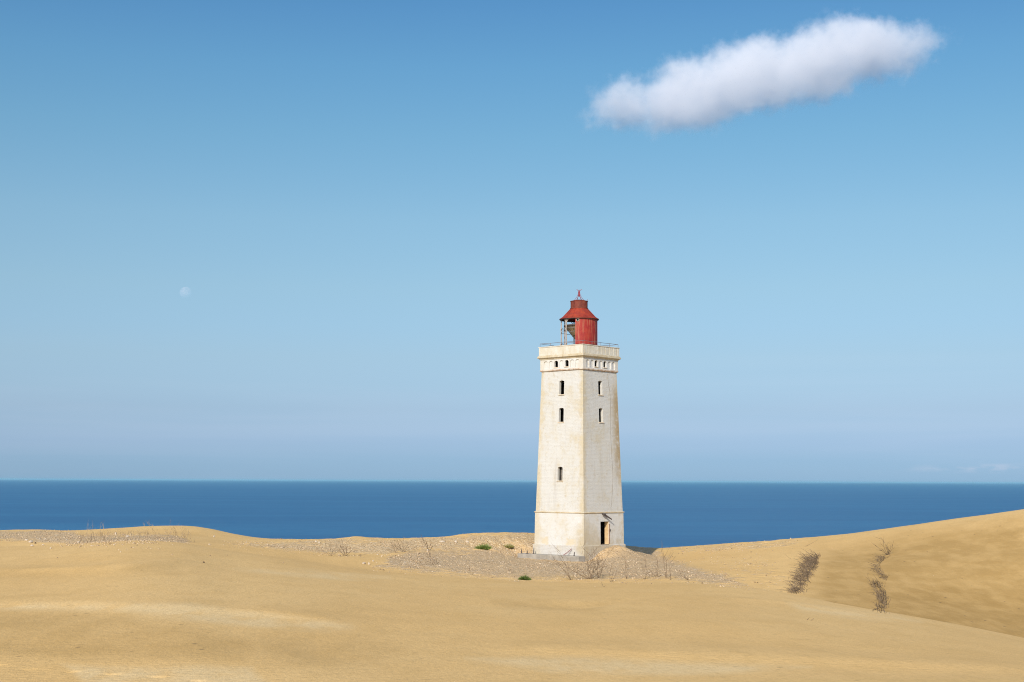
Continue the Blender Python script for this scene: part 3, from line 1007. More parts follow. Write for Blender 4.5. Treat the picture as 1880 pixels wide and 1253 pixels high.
# cornice, parapet, gallery floor
b = MB()
ring(b, [(2.40, Z_FR1 - .012), (2.47, Z_FR1), (2.47, Z_FR1 + .05), (2.53, Z_FR1 + .09), (2.60, Z_FR1 + .13), (2.63, Z_FR1 + .16), (2.63, Z_FR1 + .245), (2.585, Z_FR1 + .255), (2.585, Z_CO1 - .03), (2.50, Z_CO1 + .012)])
b.build("cornice", M["cornice"], lighthouse)
b = MB()
ring(b, [(2.515, Z_CO1 - .02), (2.515, Z_PA1 - .07), (2.27, Z_PA1 - .07), (2.27, 17.25)])
for k in range(4):                                  # vertical joints between the slabs of the parapet
    nrm, t = face_frame(k)
    for i in range(9):
        uc = -2.515 + .25 + i * (2 * 2.515 - .5) / 8
        for q in (0.0,):
            b.box(nrm * 2.517 + t * uc + Vector((0, 0, (Z_CO1 + Z_PA1) / 2 - .02)), (.05, .03, Z_PA1 - Z_CO1 - .10), face_rot(k))
par = b.build("parapet", M["parapet"], lighthouse)
b = MB()
ring(b, [(2.25, Z_PA1 - .072), (2.55, Z_PA1 - .072), (2.55, Z_PA1 - .005), (2.25, Z_PA1 - .005), (2.25, Z_PA1 - .072)])
b.build("coping", plain_material("coping_stone", (0.50, 0.44, 0.34), (0.60, 0.55, 0.45), .9, .1, 2.0), par)
b = MB()
ring(b, [(2.268, 17.10), (2.268, 17.30)], True, True)
b.build("gallery_floor", M["concrete"], lighthouse)

# railing round the gallery: thin, low, bent on the far left
b = MB()
RH, RZ = 2.44, Z_PA1 + .28
cs = [(-RH, -RH), (RH, -RH), (RH, RH), (-RH, RH)]
for k in range(4):
    (x0, y0), (x1, y1) = cs[k], cs[(k + 1) % 4]
    n = 8
    pts = [Vector((x0 + (x1 - x0) * i / n, y0 + (y1 - y0) * i / n, RZ + .012 * math.sin(i * 2.1 + k))) for i in range(n + 1)]
    if k == 3:
        for i, p in enumerate(pts): p.z -= .22 * math.exp(-((i - 3.2) / 1.3) ** 2)
    b.tube(pts, .019, 6)
rail = b.build("railing", M["rail"], lighthouse)
for k in range(4):
    (x0, y0), (x1, y1) = cs[k], cs[(k + 1) % 4]
    for i in range(4):
        x, y = x0 + (x1 - x0) * i / 4, y0 + (y1 - y0) * i / 4
        pb = MB(); pb.tube([(x, y, Z_PA1 - .03), (x, y, RZ)], .017, 6)
        pb.build("rail_post", M["rail"], rail)

# lantern: the camera lies in the local direction CDIR; angles are measured from it
CDIR = TROT.inverted() @ Vector((-TC.x, -TC.y, 0)).normalized()
A0 = math.atan2(CDIR.y, CDIR.x)


def pol(r, a, z):                    # a > 0 turns to the camera's right
    return Vector((r * math.cos(A0 + a), r * math.sin(A0 + a), z))


EAVE, NECK, VTOP = 20.48, 21.40, 22.09
DR = 1.60
b = MB()                             # curved red sheet wall, open on its left
a_from, a_to = -0.215, 2.75
NS = 40
for side, rr in ((0, DR), (1, DR - .03)):
    for i in range(NS):
        a, c = a_from + (a_to - a_from) * i / NS, a_from + (a_to - a_from) * (i + 1) / NS
        zs = [17.30, 17.75, 18.35, 19.1, 19.8, EAVE - .02]
        for z0, z1 in zip(zs, zs[1:]):
            q = [pol(rr, a, z0), pol(rr, c, z0), pol(rr, c, z1), pol(rr, a, z1)]
            b.quad(*(q if side == 0 else q[::-1]))
for a in (a_from, a_to):
    b.quad(pol(DR, a, 17.30), pol(DR, a, EAVE - .02), pol(DR - .03, a, EAVE - .02), pol(DR - .03, a, 17.30))
for j in range(6):                   # sheet laps
    a = a_from + .06 + j * .40
    b.tube([pol(DR + .004, a, 17.30), pol(DR + .004, a, EAVE - .05)], .022, 5)
for z in (18.17, 17.62):
    b.tube([pol(DR + .004, a_from + (a_to - a_from) * i / NS, z) for i in range(NS + 1)], .026, 5)
lant = b.build("lantern_wall", M["red"], lighthouse)
pv = MB()                            # small port with a pale rim
pc, pn = pol(DR + .012, -.075, 20.26), pol(1, -.075, 0).normalized()
pt = Vector((-pn.y, pn.x, 0))
ringpts = [pc + pt * (.115 * math.cos(t)) + Vector((0, 0, .115 * math.sin(t))) for t in [2 * math.pi * i / 18 for i in range(19)]]
pv.tube(ringpts, .034, 6, cap=False)
port = pv.build("port", M["concrete"], lant)
pv = MB()
pv.poly([pc - pn * .005 + pt * (.11 * math.cos(t)) + Vector((0, 0, .11 * math.sin(t))) for t in [2 * math.pi * i / 18 for i in range(18)]])
pv.build("port_hole", M["dark"], port)

b = MB()
prof = [(1.70, EAVE - .05), (1.755, EAVE - .03), (1.745, EAVE + .015), (1.60, EAVE + .085), (1.45, EAVE + .19), (.80, NECK - .03), (.76, NECK)]
b.lathe(prof, 64)
b.lathe([(1.70, EAVE - .05), (1.45, EAVE + .13), (.76, NECK - .08), (.02, NECK - .08)], 64)
for j in range(16):
    a = 2 * math.pi * j / 16
    b.tube([pol(r + .004, a, z + .012) for r, z in prof[3:6]], .012, 4)
b.build("lantern_roof", M["roof_red"], lighthouse, smooth=False)
b = MB()
b.lathe([(1.70, EAVE - .052), (1.72, EAVE - .085), (1.60, EAVE - .085), (1.56, EAVE - .052)], 64)
b.build("eave_ring", M["dark_iron"], lighthouse)
b = MB()
b.lathe([(.76, NECK - .02), (.805, NECK), (.805, NECK + .05), (.755, NECK + .065), (.755, VTOP - .05), (.785, VTOP - .045), (.785, VTOP), (.70, VTOP + .012), (.40, VTOP + .10), (.02, VTOP + .13)], 48)
for j in range(8):
    a = 2 * math.pi * j / 8 + .2
    b.tube([pol(.758, a, NECK + .07), pol(.758, a, VTOP - .05)], .012, 4)
b.build("vent_drum", M["vent_red"], lighthouse)
b = MB()                             # finial: curved stays carrying a short forked rod
for j in range(6):
    a = 2 * math.pi * j / 6 + math.pi / 2
    b.tube([pol(.50, a, VTOP), pol(.36, a, VTOP + .17), pol(.20, a, VTOP + .38), pol(.09, a, VTOP + .62), pol(.05, a, VTOP + .86)], .016, 5)
fin_m = plain_material("finial_red_paint", (0.30, 0.035, 0.040), (0.20, 0.025, 0.028), .6, .3, 5)
b.tube([(0, 0, VTOP + .40), (0, 0, VTOP + .92)], [.05, .06], 8)
b.tube([pol(.0, 0, VTOP + .86), pol(.10, math.pi / 2, VTOP + .98), pol(.23, math.pi / 2, VTOP + 1.04)], .024, 5)
b.tube([pol(.0, 0, VTOP + .86), pol(.10, -math.pi / 2, VTOP + .98), pol(.21, -math.pi / 2, VTOP + 1.05)], .024, 5)
b.tube([pol(.73, 1.4, VTOP), pol(.74, 1.4, VTOP + .16)], .015, 5)
b.tube([(0, 0, VTOP + .86), (0, 0, VTOP + 1.03)], .028, 5)
b.build("finial", fin_m, lighthouse)

# glazing posts of the open side, their brackets, thin hoops between them
for a, dark in ((-math.pi / 2 + .03, 0), (-.80, 1), (-2.2, 0), (-2.85, 1)):
    b = MB()
    b.tube([pol(1.58, a, 17.30), pol(1.58, a, EAVE - .08)], .048 if dark == 0 else .055, 6)
    if dark:
        for s in (-1, 1):
            b.tube([pol(1.58, a, EAVE - .42), pol(1.57, a + s * .16, EAVE - .10)], .028, 5)
    for z in (18.22, 19.55):
        b.box(pol(1.58, a, z), (.13, .13, .11))
    b.build("lantern_post", M["post"], lighthouse)
b = MB()
for z, r in ((18.02, 1.58), (18.28, 1.58), (19.28, 1.58), (19.60, 1.58)):
    b.tube([pol(r, -.22 - i * .105, z + .03 * math.sin(i * 1.3 + z * 5)) for i in range(31)], .018, 5)
b.build("glazing_bar", M["rail"], lighthouse)
# the torn lamp platform hanging inside: a dark top over a tan funnel
b = MB()
fc = pol(.02, 1.57, 0)
b.lathe([(.22, 18.55), (.62, 18.95), (1.00, 19.45), (1.30, 19.80)], 28, c=(fc.x, fc.y))
b.build("lamp_funnel", M["tan_sheet"], lighthouse)
b = MB()
b.lathe([(.05, 19.82), (1.34, 19.80), (1.37, 19.84), (1.37, 19.93), (.05, 19.97)], 28, c=(fc.x, fc.y))
for j in range(9):
    a = A0 - 2.6 + j * .42
    b.tube([(fc.x + 1.34 * math.cos(a), fc.y + 1.34 * math.sin(a), 19.86), (fc.x + .95 * math.cos(a), fc.y + .95 * math.sin(a), 19.40)], .025, 5)
b.build("lamp_platform", M["dark_iron"], lighthouse)

# door: thick brick jambs, black board for the unlit passage, a narrow iron stop with its latch
rot1 = face_rot(1)
uc, w, zb, zt = DOOR
b = MB()
D1 = .44
for s in (-1, 1):
    b.box(face_point(1, uc + s * (w / 2 - .020), (zb + zt) / 2, D1 / 2 + .03, hw_base), (.036, D1 - .04, zt - zb - .006), rot1)
dl = b.build("door_jamb", M["tan_brick"], lighthouse)
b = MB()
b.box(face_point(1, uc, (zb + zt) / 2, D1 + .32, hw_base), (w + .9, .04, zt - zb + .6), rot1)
b.build("dark_passage_board", M["dark"], lighthouse)
b = MB()
b.box(face_point(1, uc + w / 2 + .03, (zb + zt) / 2 - .08, .0, hw_base), (.055, .07, zt - zb - .25), rot1)
ds = b.build("door_stop", M["rust"], lighthouse)
b = MB()
b.box(face_point(1, uc + w / 2 + .10, zb + 1.22, -.03, hw_base), (.10, .08, .13), rot1)
b.build("latch", M["dark_iron"], ds)
b = MB()
b.box(face_point(1, uc - .02, zb - .055, -.015, hw_base), (w - .2, .08, .10), rot1)
b.build("threshold", M["dark_iron"], lighthouse)
# broken lamp bracket slanting down over the door
b = MB()
p0 = face_point(1, -.20, 3.44, .02, hw_base); p1 = face_point(1, -.14, 3.40, -.16, hw_base); p2 = face_point(1, .66, 2.98, -.34, hw_base)
b.tube([p0, p1, p2], [.07, .085, .05], 7)
b.box(p1, (.24, .16, .15), rot1)
b.build("lamp_bracket", M["dark_iron"], lighthouse)
# thin lightning wire wandering down the door face
b = MB()
wp = [(1.05, 15.6), (1.12, 14.7), (1.26, 14.2), (1.36, 13.4), (1.33, 12.6), (1.30, 11.3), (1.26, 10.4), (1.30, 9.0), (1.40, 7.4), (1.42, 6.6), (1.30, 5.4), (1.14, 4.4), (1.02, 3.95), (1.05, 3.72)]
b.tube([face_point(1, u, z, -.015, hw_shaft) for u, z in wp], .009, 5)
b.build("lightning_wire", plain_material("dull_wire", (0.22, 0.18, 0.14), (0.30, 0.25, 0.20)), lighthouse)


# ------------------------------------------------------------------ slab, pegs and pole at the tower's foot
def tower_pt(x, y, z):
    """tower-local point to world"""
    v = TROT @ Vector((x, y, 0))
    return Vector((TC.x + v.x, TC.y + v.y, z))


mb = MB()
rnd = random.Random(3)
prof = [(-3.95, -.02), (-2.4, .0), (-.6, -.01), (1.2, .0), (2.95, -.015)]
for (xa, za), (xb, zb_) in zip(prof, prof[1:]):
    mb.box(((xa + xb) / 2, -3.25, (za + zb_) / 2 - .32), (xb - xa - .012, .86, .60))
slab = mb.build("concrete_slab", M["concrete"])
bv = slab.modifiers.new("edge", 'BEVEL'); bv.width = .035; bv.segments = 2
slab.location = (TC.x, TC.y, 0); slab.rotation_euler = (0, 0, TRZ)
tag(slab, "long grey concrete slab lying along the sunny foot of the lighthouse", "slab")

for x, y, h, lab in ((-3.80, -3.30, .34, "short rusty iron peg at the far left end of the concrete slab"),
                     (-3.10, -3.35, .24, "lowest rusty iron peg on the slab near the tower's left corner"),
                     (-2.30, -3.40, .52, "tallest rusty iron peg standing on the slab before the white wall"),
                     (2.25, -3.42, .30, "rusty iron peg on the slab right beside the leaning red pole")):
    mb = MB()
    mb.tube([(0, 0, -.05), (.01, 0, h * .6), (.03, .01, h)], [.045, .04, .03], 6)
    mb.box((0, 0, .0), (.16, .16, .04))
    o = mb.build("iron_peg", M["dark_iron"])
    o.location = tower_pt(x, y, 0.0)
    tag(o, lab, "peg", "iron pegs on the slab")
mb = MB()
mb.tube([tower_pt(1.02, -3.40, .0), tower_pt(1.30, -3.22, .22), tower_pt(1.62, -2.98, .55)], .024, 6)
mb.tube([tower_pt(1.16, -3.44, .0), tower_pt(1.42, -3.24, .20), tower_pt(1.62, -3.00, .46)], .012, 5)
o = mb.build("red_pole", plain_material("faded_red_pole", (0.20, 0.06, 0.06), (0.24, 0.10, 0.09), .7, .3, 8))
tag(o, "dull red pole leaning against the foot of the white wall", "pole")


# ------------------------------------------------------------------ plants
def twig_material(name, a, b):
    n = NT(name)
    oi = n.n("ShaderNodeTexCoord").outputs["Object"]
    f = n.noise(oi, 7.0, 3, .6)
    n.bsdf(n.mix(n.sstep(f, .35, .65), a, b), .9, .1)
    return n.m


M["twig"] = twig_material("dead_brown_twig", (0.125, 0.085, 0.052), (0.225, 0.158, 0.100))
M["twig_dark"] = twig_material("dark_brush_twig", (0.072, 0.050, 0.030), (0.200, 0.145, 0.092))
M["twig_pale"] = twig_material("pale_brown_twig", (0.23, 0.165, 0.10), (0.34, 0.25, 0.16))
M["straw"] = twig_material("pale_straw", (0.42, 0.33, 0.20), (0.30, 0.21, 0.13))
M["grass"] = twig_material("green_grass_blade", (0.105, 0.170, 0.030), (0.230, 0.265, 0.070))
M["grass_dark"] = twig_material("dark_green_grass_blade", (0.070, 0.120, 0.022), (0.150, 0.185, 0.045))
M["grass_yellow"] = twig_material("yellow_green_grass_blade", (0.200, 0.220, 0.060), (0.400, 0.350, 0.130))


def branch(mb, p, d, length, r, rnd, depth, bend=.35):
    n = 4
    pts, rad = [p.copy()], [r]
    q, v = p.copy(), d.normalized()
    for i in range(n):
        v = (v + Vector((rnd.gauss(0, bend), rnd.gauss(0, bend), rnd.gauss(.03, bend * .6))) * .35).normalized()
        q = q + v * length / n
        pts.append(q.copy()); rad.append(r * (1 - .75 * (i + 1) / n))
        if depth > 0 and i > 0:
            for _ in range(rnd.choice((1, 1, 2))):
                s = (v + Vector((rnd.gauss(0, .6), rnd.gauss(0, .6), rnd.gauss(.15, .45)))).normalized()
                branch(mb, q, s, length * rnd.uniform(.35, .6), r * .6, rnd, depth - 1, bend)
    mb.tube(pts, rad, 4, cap=False)


def shrub(name, px, py, stems, label, group, mat, seed, r=.016, depth=1, cat="shrub"):
    """stems: list of (dx, dy pixels to the tip) measured on the photo, scaled to metres at the plant's own distance"""
    rnd = random.Random(seed)
    base = ground_hit(px, py)
    mpp = base.y / F
    r = r * 1.05
    mb = MB()
    for dx, dy in stems:
        tip = Vector((dx * mpp, rnd.uniform(-.35, .35) * abs(dy) * mpp, -dy * mpp))
        st = Vector((rnd.uniform(-.06, .06), rnd.uniform(-.06, .06), -.06))
        branch(mb, st, tip - st, (tip - st).length * 1.03, r, rnd, depth, .22)
    o = mb.build(name, mat, weld=False)
    o.location = base
    tag(o, label, cat, group)
    return o


G1 = "bare shrubs on the sand in front of the lighthouse"
shrub("bare_shrub", 1084, 1064, [(-4, -30), (-22, -22), (-46, -30), (10, -28), (20, -20), (-12, -34), (4, -24), (16, -12), (-30, -14), (1, -42), (-8, -18), (7, -16), (-16, -12)], "largest bare brown shrub below the lighthouse's near corner, stems fanning both ways", G1, M["twig"], 1, .017, 2)
shrub("bare_shrub", 1098, 1062, [(-8, -30), (-3, -36), (4, -32), (10, -26), (14, -38), (-14, -22), (7, -20)], "dense twiggy bare shrub just right of the largest fanning shrub", G1, M["twig"], 2, .013, 2)
shrub("bare_shrub", 1049, 1065, [(-24, -36), (-20, -50), (-10, -14), (6, -12)], "thin bare shrub whose long stem leans left toward the concrete slab", G1, M["twig"], 3, .017, 1)
shrub("bare_shrub", 1122, 1069, [(-5, -24), (7, -19), (2, -12)], "small forked bare shrub with two stems in a V below the door", G1, M["twig"], 4, .017, 1)
shrub("bare_shrub", 1150, 1063, [(-8, -34), (4, -20), (-2, -15)], "single crooked bare stem on the sand right of the door", G1, M["twig"], 5, .017, 1)
shrub("bare_shrub", 1107, 1078, [(-3, -11), (5, -2)], "tiny curled bare twig nearest the camera, below the V-shaped shrub", G1, M["twig"], 6, .014, 0)
shrub("bare_shrub", 1185, 1064, [(-8, -18), (4, -16), (10, -12), (-14, -10), (0, -22)], "faint low bare shrub on the rubble slope right of the crooked stem", G1, M["twig"], 7, .011, 2)
shrub("bare_shrub", 1208, 1060, [(-9, -26), (-3, -18), (2, -22), (-14, -14)], "bushy bare shrub leaning left beside the two upright stems", G1, M["twig"], 8, .015, 1)
shrub("bare_shrub", 1223, 1062, [(-6, -46), (-2, -30)], "tallest bare stem, forked at its tip, right of the lighthouse", G1, M["twig"], 9, .020, 1)
shrub("bare_shrub", 1230.5, 1065, [(0.5, -39)], "straight upright bare stem right of the tallest forked stem", G1, M["twig"], 10, .022, 1)
shrub("bare_shrub", 1266, 1066, [(-16, -11), (-8, -7)], "low bare branch lying left on gravel, rightmost of the shrubs near the lighthouse", G1, M["twig"], 11, .020, 1)

G2 = "dead shrubs on the stony sand left of the lighthouse"
shrub("dead_shrub", 786, 1011, [(-6, -20), (4, -10), (-3, -14), (7, -6)], "dark dead stem leaning left on the stony sand, left of the green tufts", G2, M["twig"], 21, .028, 1)
shrub("dead_shrub", 741, 1013, [(-4, -16), (6, -12), (-12, -10), (12, -8), (0, -14), (-18, -7), (17, -5)], "wide grey-brown dead shrub left of the dark leaning stem", G2, M["twig"], 22, .014, 2)
shrub("dead_shrub", 726, 1014, [(-6, -8), (4, -10), (-12, -5), (10, -6)], "low ragged dead shrub at the left end of the wide dead shrub", G2, M["twig"], 23, .014, 2)
shrub("dead_shrub", 634, 1021, [(-8, -16), (-3, -20), (4, -12), (-14, -10), (9, -6), (1, -8)], "dead shrub with dark foot below the small hump of the skyline", G2, M["twig"], 24, .016, 2)
shrub("dead_shrub", 608, 1022, [(-10, -14), (-2, -17), (7, -15), (14, -12), (-15, -8), (2, -9)], "pale see-through dead shrub left of the dark-footed shrub", G2, M["twig"], 25, .009, 2)
shrub("dead_shrub", 792, 1029, [(-3, -12), (5, -7), (-9, -6)], "thin dead shrub on the gravel below the dark leaning stem", G2, M["twig"], 26, .012, 2)
shrub("dead_shrub", 800, 1037, [(-5, -6), (5, -5), (-11, -3), (2, -7)], "small dark dead shrub on the shadowed sand edge of the gravel", G2, M["twig"], 27, .020, 1)
shrub("dead_shrub", 778, 1037, [(-7, -5), (4, -4), (-14, -2), (9, -2)], "flat dead shrub lying left of the small dark shrub", G2, M["twig"], 28, .016, 1)
shrub("dead_shrub", 655, 1020, [(9, -2), (-6, -2), (18, -3)], "dark flat twig lying on sand right of the dark-footed shrub", G2, M["twig"], 29, .018, 0)

G3 = "reddish twiggy shrubs under the left skyline hump"
labs = ["reddish bare shrub leaning left at the left end of the hump's shrubs", "reddish low bare shrub in a tangle below the left hump", "reddish bare shrub, tallest in the tangle below the left hump",
        "reddish bare shrub with upright twigs right of the tangle", "reddish thin bare shrub near the right end below the left hump", "reddish last bare shrub leaning left, right end of the hump's shrubs"]
for i, (x, y, st) in enumerate(((288, 989, [(-14, -22), (-6, -12), (-20, -12), (3, -8)]), (302, 991, [(-6, -8), (8, -6), (-12, -5), (2, -10)]), (316, 992, [(-5, -22), (5, -18), (-12, -12), (9, -9)]),
                                (329, 994, [(-2, -20), (5, -16), (-9, -14), (9, -6)]), (341, 995, [(-6, -18), (3, -15), (-10, -7)]), (354, 997, [(-7, -14), (-11, -8), (3, -4)]))):
    shrub("reddish_shrub", x, y, st, labs[i], G3, M["twig_pale"], 40 + i, .010, 2)

G4 = "pale dry stems along the gravel trough at the far left"
for i, (x, y) in enumerate(((146, 994), (153, 996), (160, 996), (168, 995), (175, 993.5), (184, 993), (192, 992.5), (203, 991), (217, 989), (230, 989), (243, 989), (256, 988.5), (268, 988.5))):
    rr = random.Random(70 + i)
    big = i in (2, 3, 5)
    st = [(rr.uniform(-7, 5), -rr.uniform(7, 15)) for _ in range(5)] + ([(rr.uniform(-9, -3), -rr.uniform(24, 31))] if big else [])
    shrub("dry_stems", x, y, st, "clump of pale dry stems standing in the gravel trough at the far left", G4, M["straw"] if i % 3 else M["twig_pale"], 70 + i, .011, 1, "dry plant")
for x, y, dx, dy, lab in ((190, 972, -1, -14, "lone pale dry stem on the left skyline above the gravel trough"), (266, 968, -3, -9, "short pale dry stem on the skyline left of the left hump"), (283, 967, -12, -7, "pale dry stems leaning left on the crest of the left hump")):
    shrub("dry_stems", x, y, [(dx, dy), (dx * .3, dy * .7)], lab, G4, M["straw"], 90 + int(x), .014, 0, "dry plant")


def grass_tuft(px, py, wpx, hpx, n, mat, label, seed):
    rnd = random.Random(seed)
    base = ground_hit(px, py)
    mpp = base.y / F
    rw, hh = wpx / 2 * mpp, hpx * mpp * 1.35
    mb = MB()
    for _ in range(n):
        a = rnd.uniform(0, 2 * math.pi)
        rr = math.sqrt(rnd.random())
        root = Vector((math.cos(a) * rr * rw * .65, math.sin(a) * rr * rw * .65, -.05))
        L = hh * rnd.uniform(.55, 1.15) * (1.1 - .45 * rr)
        d = Vector((math.cos(a) * rr * .75 + rnd.gauss(0, .25), math.sin(a) * rr * .75 + rnd.gauss(0, .25), 1.0)).normalized()
        side = d.cross(Vector((rnd.gauss(0, 1), rnd.gauss(0, 1), .1))).normalized() * rnd.uniform(.010, .018)
        p = [root]
        for k in range(3):
            d = (d + Vector((d.x * .35 + .05, d.y * .35, -.14))).normalized()
            p.append(p[-1] + d * L / 3)
        ws = (1, .9, .6, .05)
        m0 = len(mb.v)
        for q, w in zip(p, ws):
            mb.v += [tuple(q - side * w), tuple(q + side * w)]
        for k in range(3):
            mb.f.append((m0 + 2 * k, m0 + 2 * k + 1, m0 + 2 * k + 3, m0 + 2 * k + 2))
    o = mb.build("grass_tuft", mat, weld=False)
    o.location = base
    tag(o, label, "grass tuft", "green grass tufts left of the lighthouse")


grass_tuft(887.5, 1009, 27, 11, 900, M["grass"], "larger bright green grass tuft on the gravel plain left of the tower", 1)
grass_tuft(876, 1007.5, 7, 5, 120, M["grass_dark"], "small dark green tuft touching the larger bright tuft's left side", 4)
grass_tuft(934, 1005.5, 21, 7, 420, M["grass_yellow"], "thin yellow-green grass tuft between the bright tuft and the tower", 2)
grass_tuft(963, 1065, 20, 9, 800, M["grass_dark"], "dark green grass tuft where the gravel meets the near sand", 3)


def brush_strip(name, line, n, hpx, mat, label, group, seed, lean=(-.55, 0.1), r=.014, jit=.30, ragged=0.0):
    """brushwood stuck in the sand along a line of photo points: one mass of bent twigs"""
    rnd = random.Random(seed)
    P = [ground_hit(x, y) for x, y, w in line]
    Wd = [w for x, y, w in line]
    base = P[0].copy()
    mb = MB()
    for _ in range(n):
        t = rnd.random() * (len(P) - 1)
        i = min(int(t), len(P) - 2); f = t - i
        c = P[i].lerp(P[i + 1], f)
        w = (Wd[i] * (1 - f) + Wd[i + 1] * f) * c.y / F
        if ragged and vn1(t * 2.3 + seed) < ragged: continue
        x, y = c.x + w * (rnd.random() - .5) * .8, c.y + rnd.gauss(0, .35)
        root = Vector((x, y, ground_z(x, y) - .08))
        L = hpx * c.y / F * rnd.uniform(.5, 1.3)
        long_ = rnd.random() < .13
        if long_: L *= 1.9
        if vn1(t * 3.1 + seed * 5 + x * 1.7) < -.32 and not long_: continue
        d = Vector((lean[0] * (1.7 if long_ else 1) + rnd.gauss(0, jit), lean[1] + rnd.gauss(0, jit), 1.0)).normalized()
        pts = [root - base]; v = d
        for k in range(3):
            v = (v + Vector((rnd.gauss(lean[0] * .2, .25), rnd.gauss(0, .25), rnd.gauss(-.12, .2)))).normalized()
            pts.append(pts[-1] + v * L / 3)
        mb.tube(pts, [r, r * .8, r * .55, r * .2], 3, cap=False)
    for q in range(2):                          # long branches lying along the row
        pts = []
        for i, c in enumerate(P):
            x, y = c.x + rnd.gauss(0, .12), c.y + rnd.gauss(0, .2)
            pts.append(Vector((x, y, ground_z(x, y) + rnd.uniform(.02, .12))) - base)
        mb.tube(pts, r * .8, 4, cap=False)
    o = mb.build(name, mat, weld=False)
    o.location = base
    tag(o, label, "brushwood", group)


def vn1(t):
    return float(vnoise(np.array([t]), np.array([.37]), 77)[0])


G5 = "brushwood rows on the right dune"
brush_strip("brushwood", [(1464, 1090, 30), (1470, 1079, 26), (1475, 1066, 38), (1483, 1053, 32), (1490, 1040, 34), (1494, 1030, 24), (1500, 1021, 18)], 1500, 13, M["twig_dark"],
            "dense dark brown brushwood row running up the right dune's slope", G5, 1, (-.7, .1), .015, .38)
brush_strip("brushwood", [(1617, 1126, 30), (1621, 1117, 24), (1623, 1108, 14), (1621, 1098, 10), (1616, 1088, 18), (1611, 1078, 18), (1612, 1070, 14)], 540, 12, M["twig_dark"],
            "lower half of the sparse brushwood row, right of the dense row", G5, 2, (-.3, .1), .013, .45)
brush_strip("brushwood", [(1627, 1066, 8), (1625, 1058, 10), (1616, 1052, 16), (1611, 1044, 14), (1613, 1036, 14), (1620, 1027, 14), (1626, 1021, 12)], 340, 11, M["twig_dark"],
            "thin feathery brushwood in the middle of the sparse row", G5, 3, (-.7, .1), .011, .5)
shrub("brushwood", 1631, 1019, [(-14, -26), (-7, -20), (-20, -14), (5, -17), (9, -12), (-3, -12), (2, -8), (-10, -9), (-1, -5), (4, -6)], "spiky brushwood clump at the top of the sparse row", G5, M["twig_dark"], 4, .017, 1, "brushwood")
shrub("fallen_branch", 1480, 1024, [(-22, 7), (-40, 12), (-10, -6)], "thin dark branch lying on sand left of the dense brushwood row", None, M["twig"], 5, .020, 1, "branch")
shrub("fallen_branch", 1474, 1004, [(28, -12), (14, -4)], "thin branch lying on the dune above the dense brushwood row", None, M["twig"], 6, .016, 0, "branch")
shrub("stick", 1481, 1139, [(13, -4), (6, -3)], "small dark stick lying alone on the bare near sand", None, M["twig_dark"], 8, .012, 0, "stick")


# ------------------------------------------------------------------ stones
def stone_mesh(seed, size, flat=.6):
    rnd = random.Random(seed)
    bm = bmesh.new()
    bmesh.ops.create_icosphere(bm, subdivisions=2, radius=.5)
    off = Vector((rnd.random() * 9, rnd.random() * 9, rnd.random() * 9))
    dirs = [Vector((rnd.gauss(0, 1), rnd.gauss(0, 1), rnd.gauss(0, 1))).normalized() for _ in range(7)]
    for v in bm.verts:
        k = 1 + .16 * math.sin(v.co.x * 7 + off.x) * math.cos(v.co.y * 6 + off.y) + .1 * math.sin(v.co.z * 9 + off.z)
        c = v.co * k
        for d in dirs:
            e = c.dot(d) - .40
            if e > 0: c -= d * e * .85
        v.co = Vector((c.x * size[0], c.y * size[1], c.z * size[2]))
    me = bpy.data.meshes.new("stone")
    bm.to_mesh(me); bm.free()
    return me


M["stone"] = plain_material("pale_limestone", (0.45, 0.36, 0.26), (0.56, 0.48, 0.37), .9, .1, 4)
M["stone_dark"] = plain_material("dark_clod", (0.10, 0.07, 0.045), (0.15, 0.10, 0.06), .9, .1, 4)
SMALL = "small pale stone lying on the sand of the far left trough"
STONES = [(48.5, 993.2, 6, 3, "pale stone at the left of the far-left stone trio"), (56.5, 997, 8, 4.5, "largest pale stone in the far-left trio, dark gap beside it"), (58.5, 1003.5, 6, 3, "flat white stone lying lowest below the far-left trio"),
          (79, 1001.5, 4, 2, SMALL), (93, 1008, 4, 2.5, SMALL), (144, 997, 4, 3, SMALL), (122, 992.5, 4, 2, SMALL), (83, 991, 4, 2.2, SMALL), (73, 991, 4, 2, SMALL),
          (212.5, 982, 5, 4, "round white stone under the left skyline above the straw"), (233.5, 987, 6, 4, "white stone among the straw left of the reddish shrubs"),
          (393, 986.5, 4, 3, "lone pale stone on the right slope of the left hump"), (384.5, 1001, 3.5, 2.5, "small pale stone in the sand right of the reddish shrubs"),
          (668, 1036, 7, 3, "pale stone, left one of a close group on near sand"), (677.5, 1037, 4, 3.5, "angular pale stone, right one of the close group"), (685, 1031.5, 3.5, 2.5, "small pale stone just above the close group of stones"),
          (837, 996.5, 6, 3.5, "grey-white stone under the skyline left of the tower"), (858, 996.5, 5, 3, "pale stone right of the grey-white skyline stone"), (785, 1013.5, 3.5, 5, "upright pale stone beside the dark leaning dead stem"),
          (812, 996, 10, 3, "long pale stone lying under the skyline left of the tower"), (580, 996, 5, 3, "pale stone on the stony sand left of the skyline bump"), (586, 997, 4, 2.5, "smaller pale stone touching the one left of the skyline bump")]
for i, (px, py, w, h, lab) in enumerate(STONES):
    g = ground_hit(px, py)
    m = g.y / F
    me = stone_mesh(100 + i, (w * m * 1.15, w * m * .9, h * m * 1.5))
    o = link_mesh("stone", me, M["stone"])
    o.location = g + Vector((0, 0, h * m * .35))
    o.rotation_euler = (0, 0, i * 1.3)
    tag(o, lab, "stone", "pale stones on the sand")
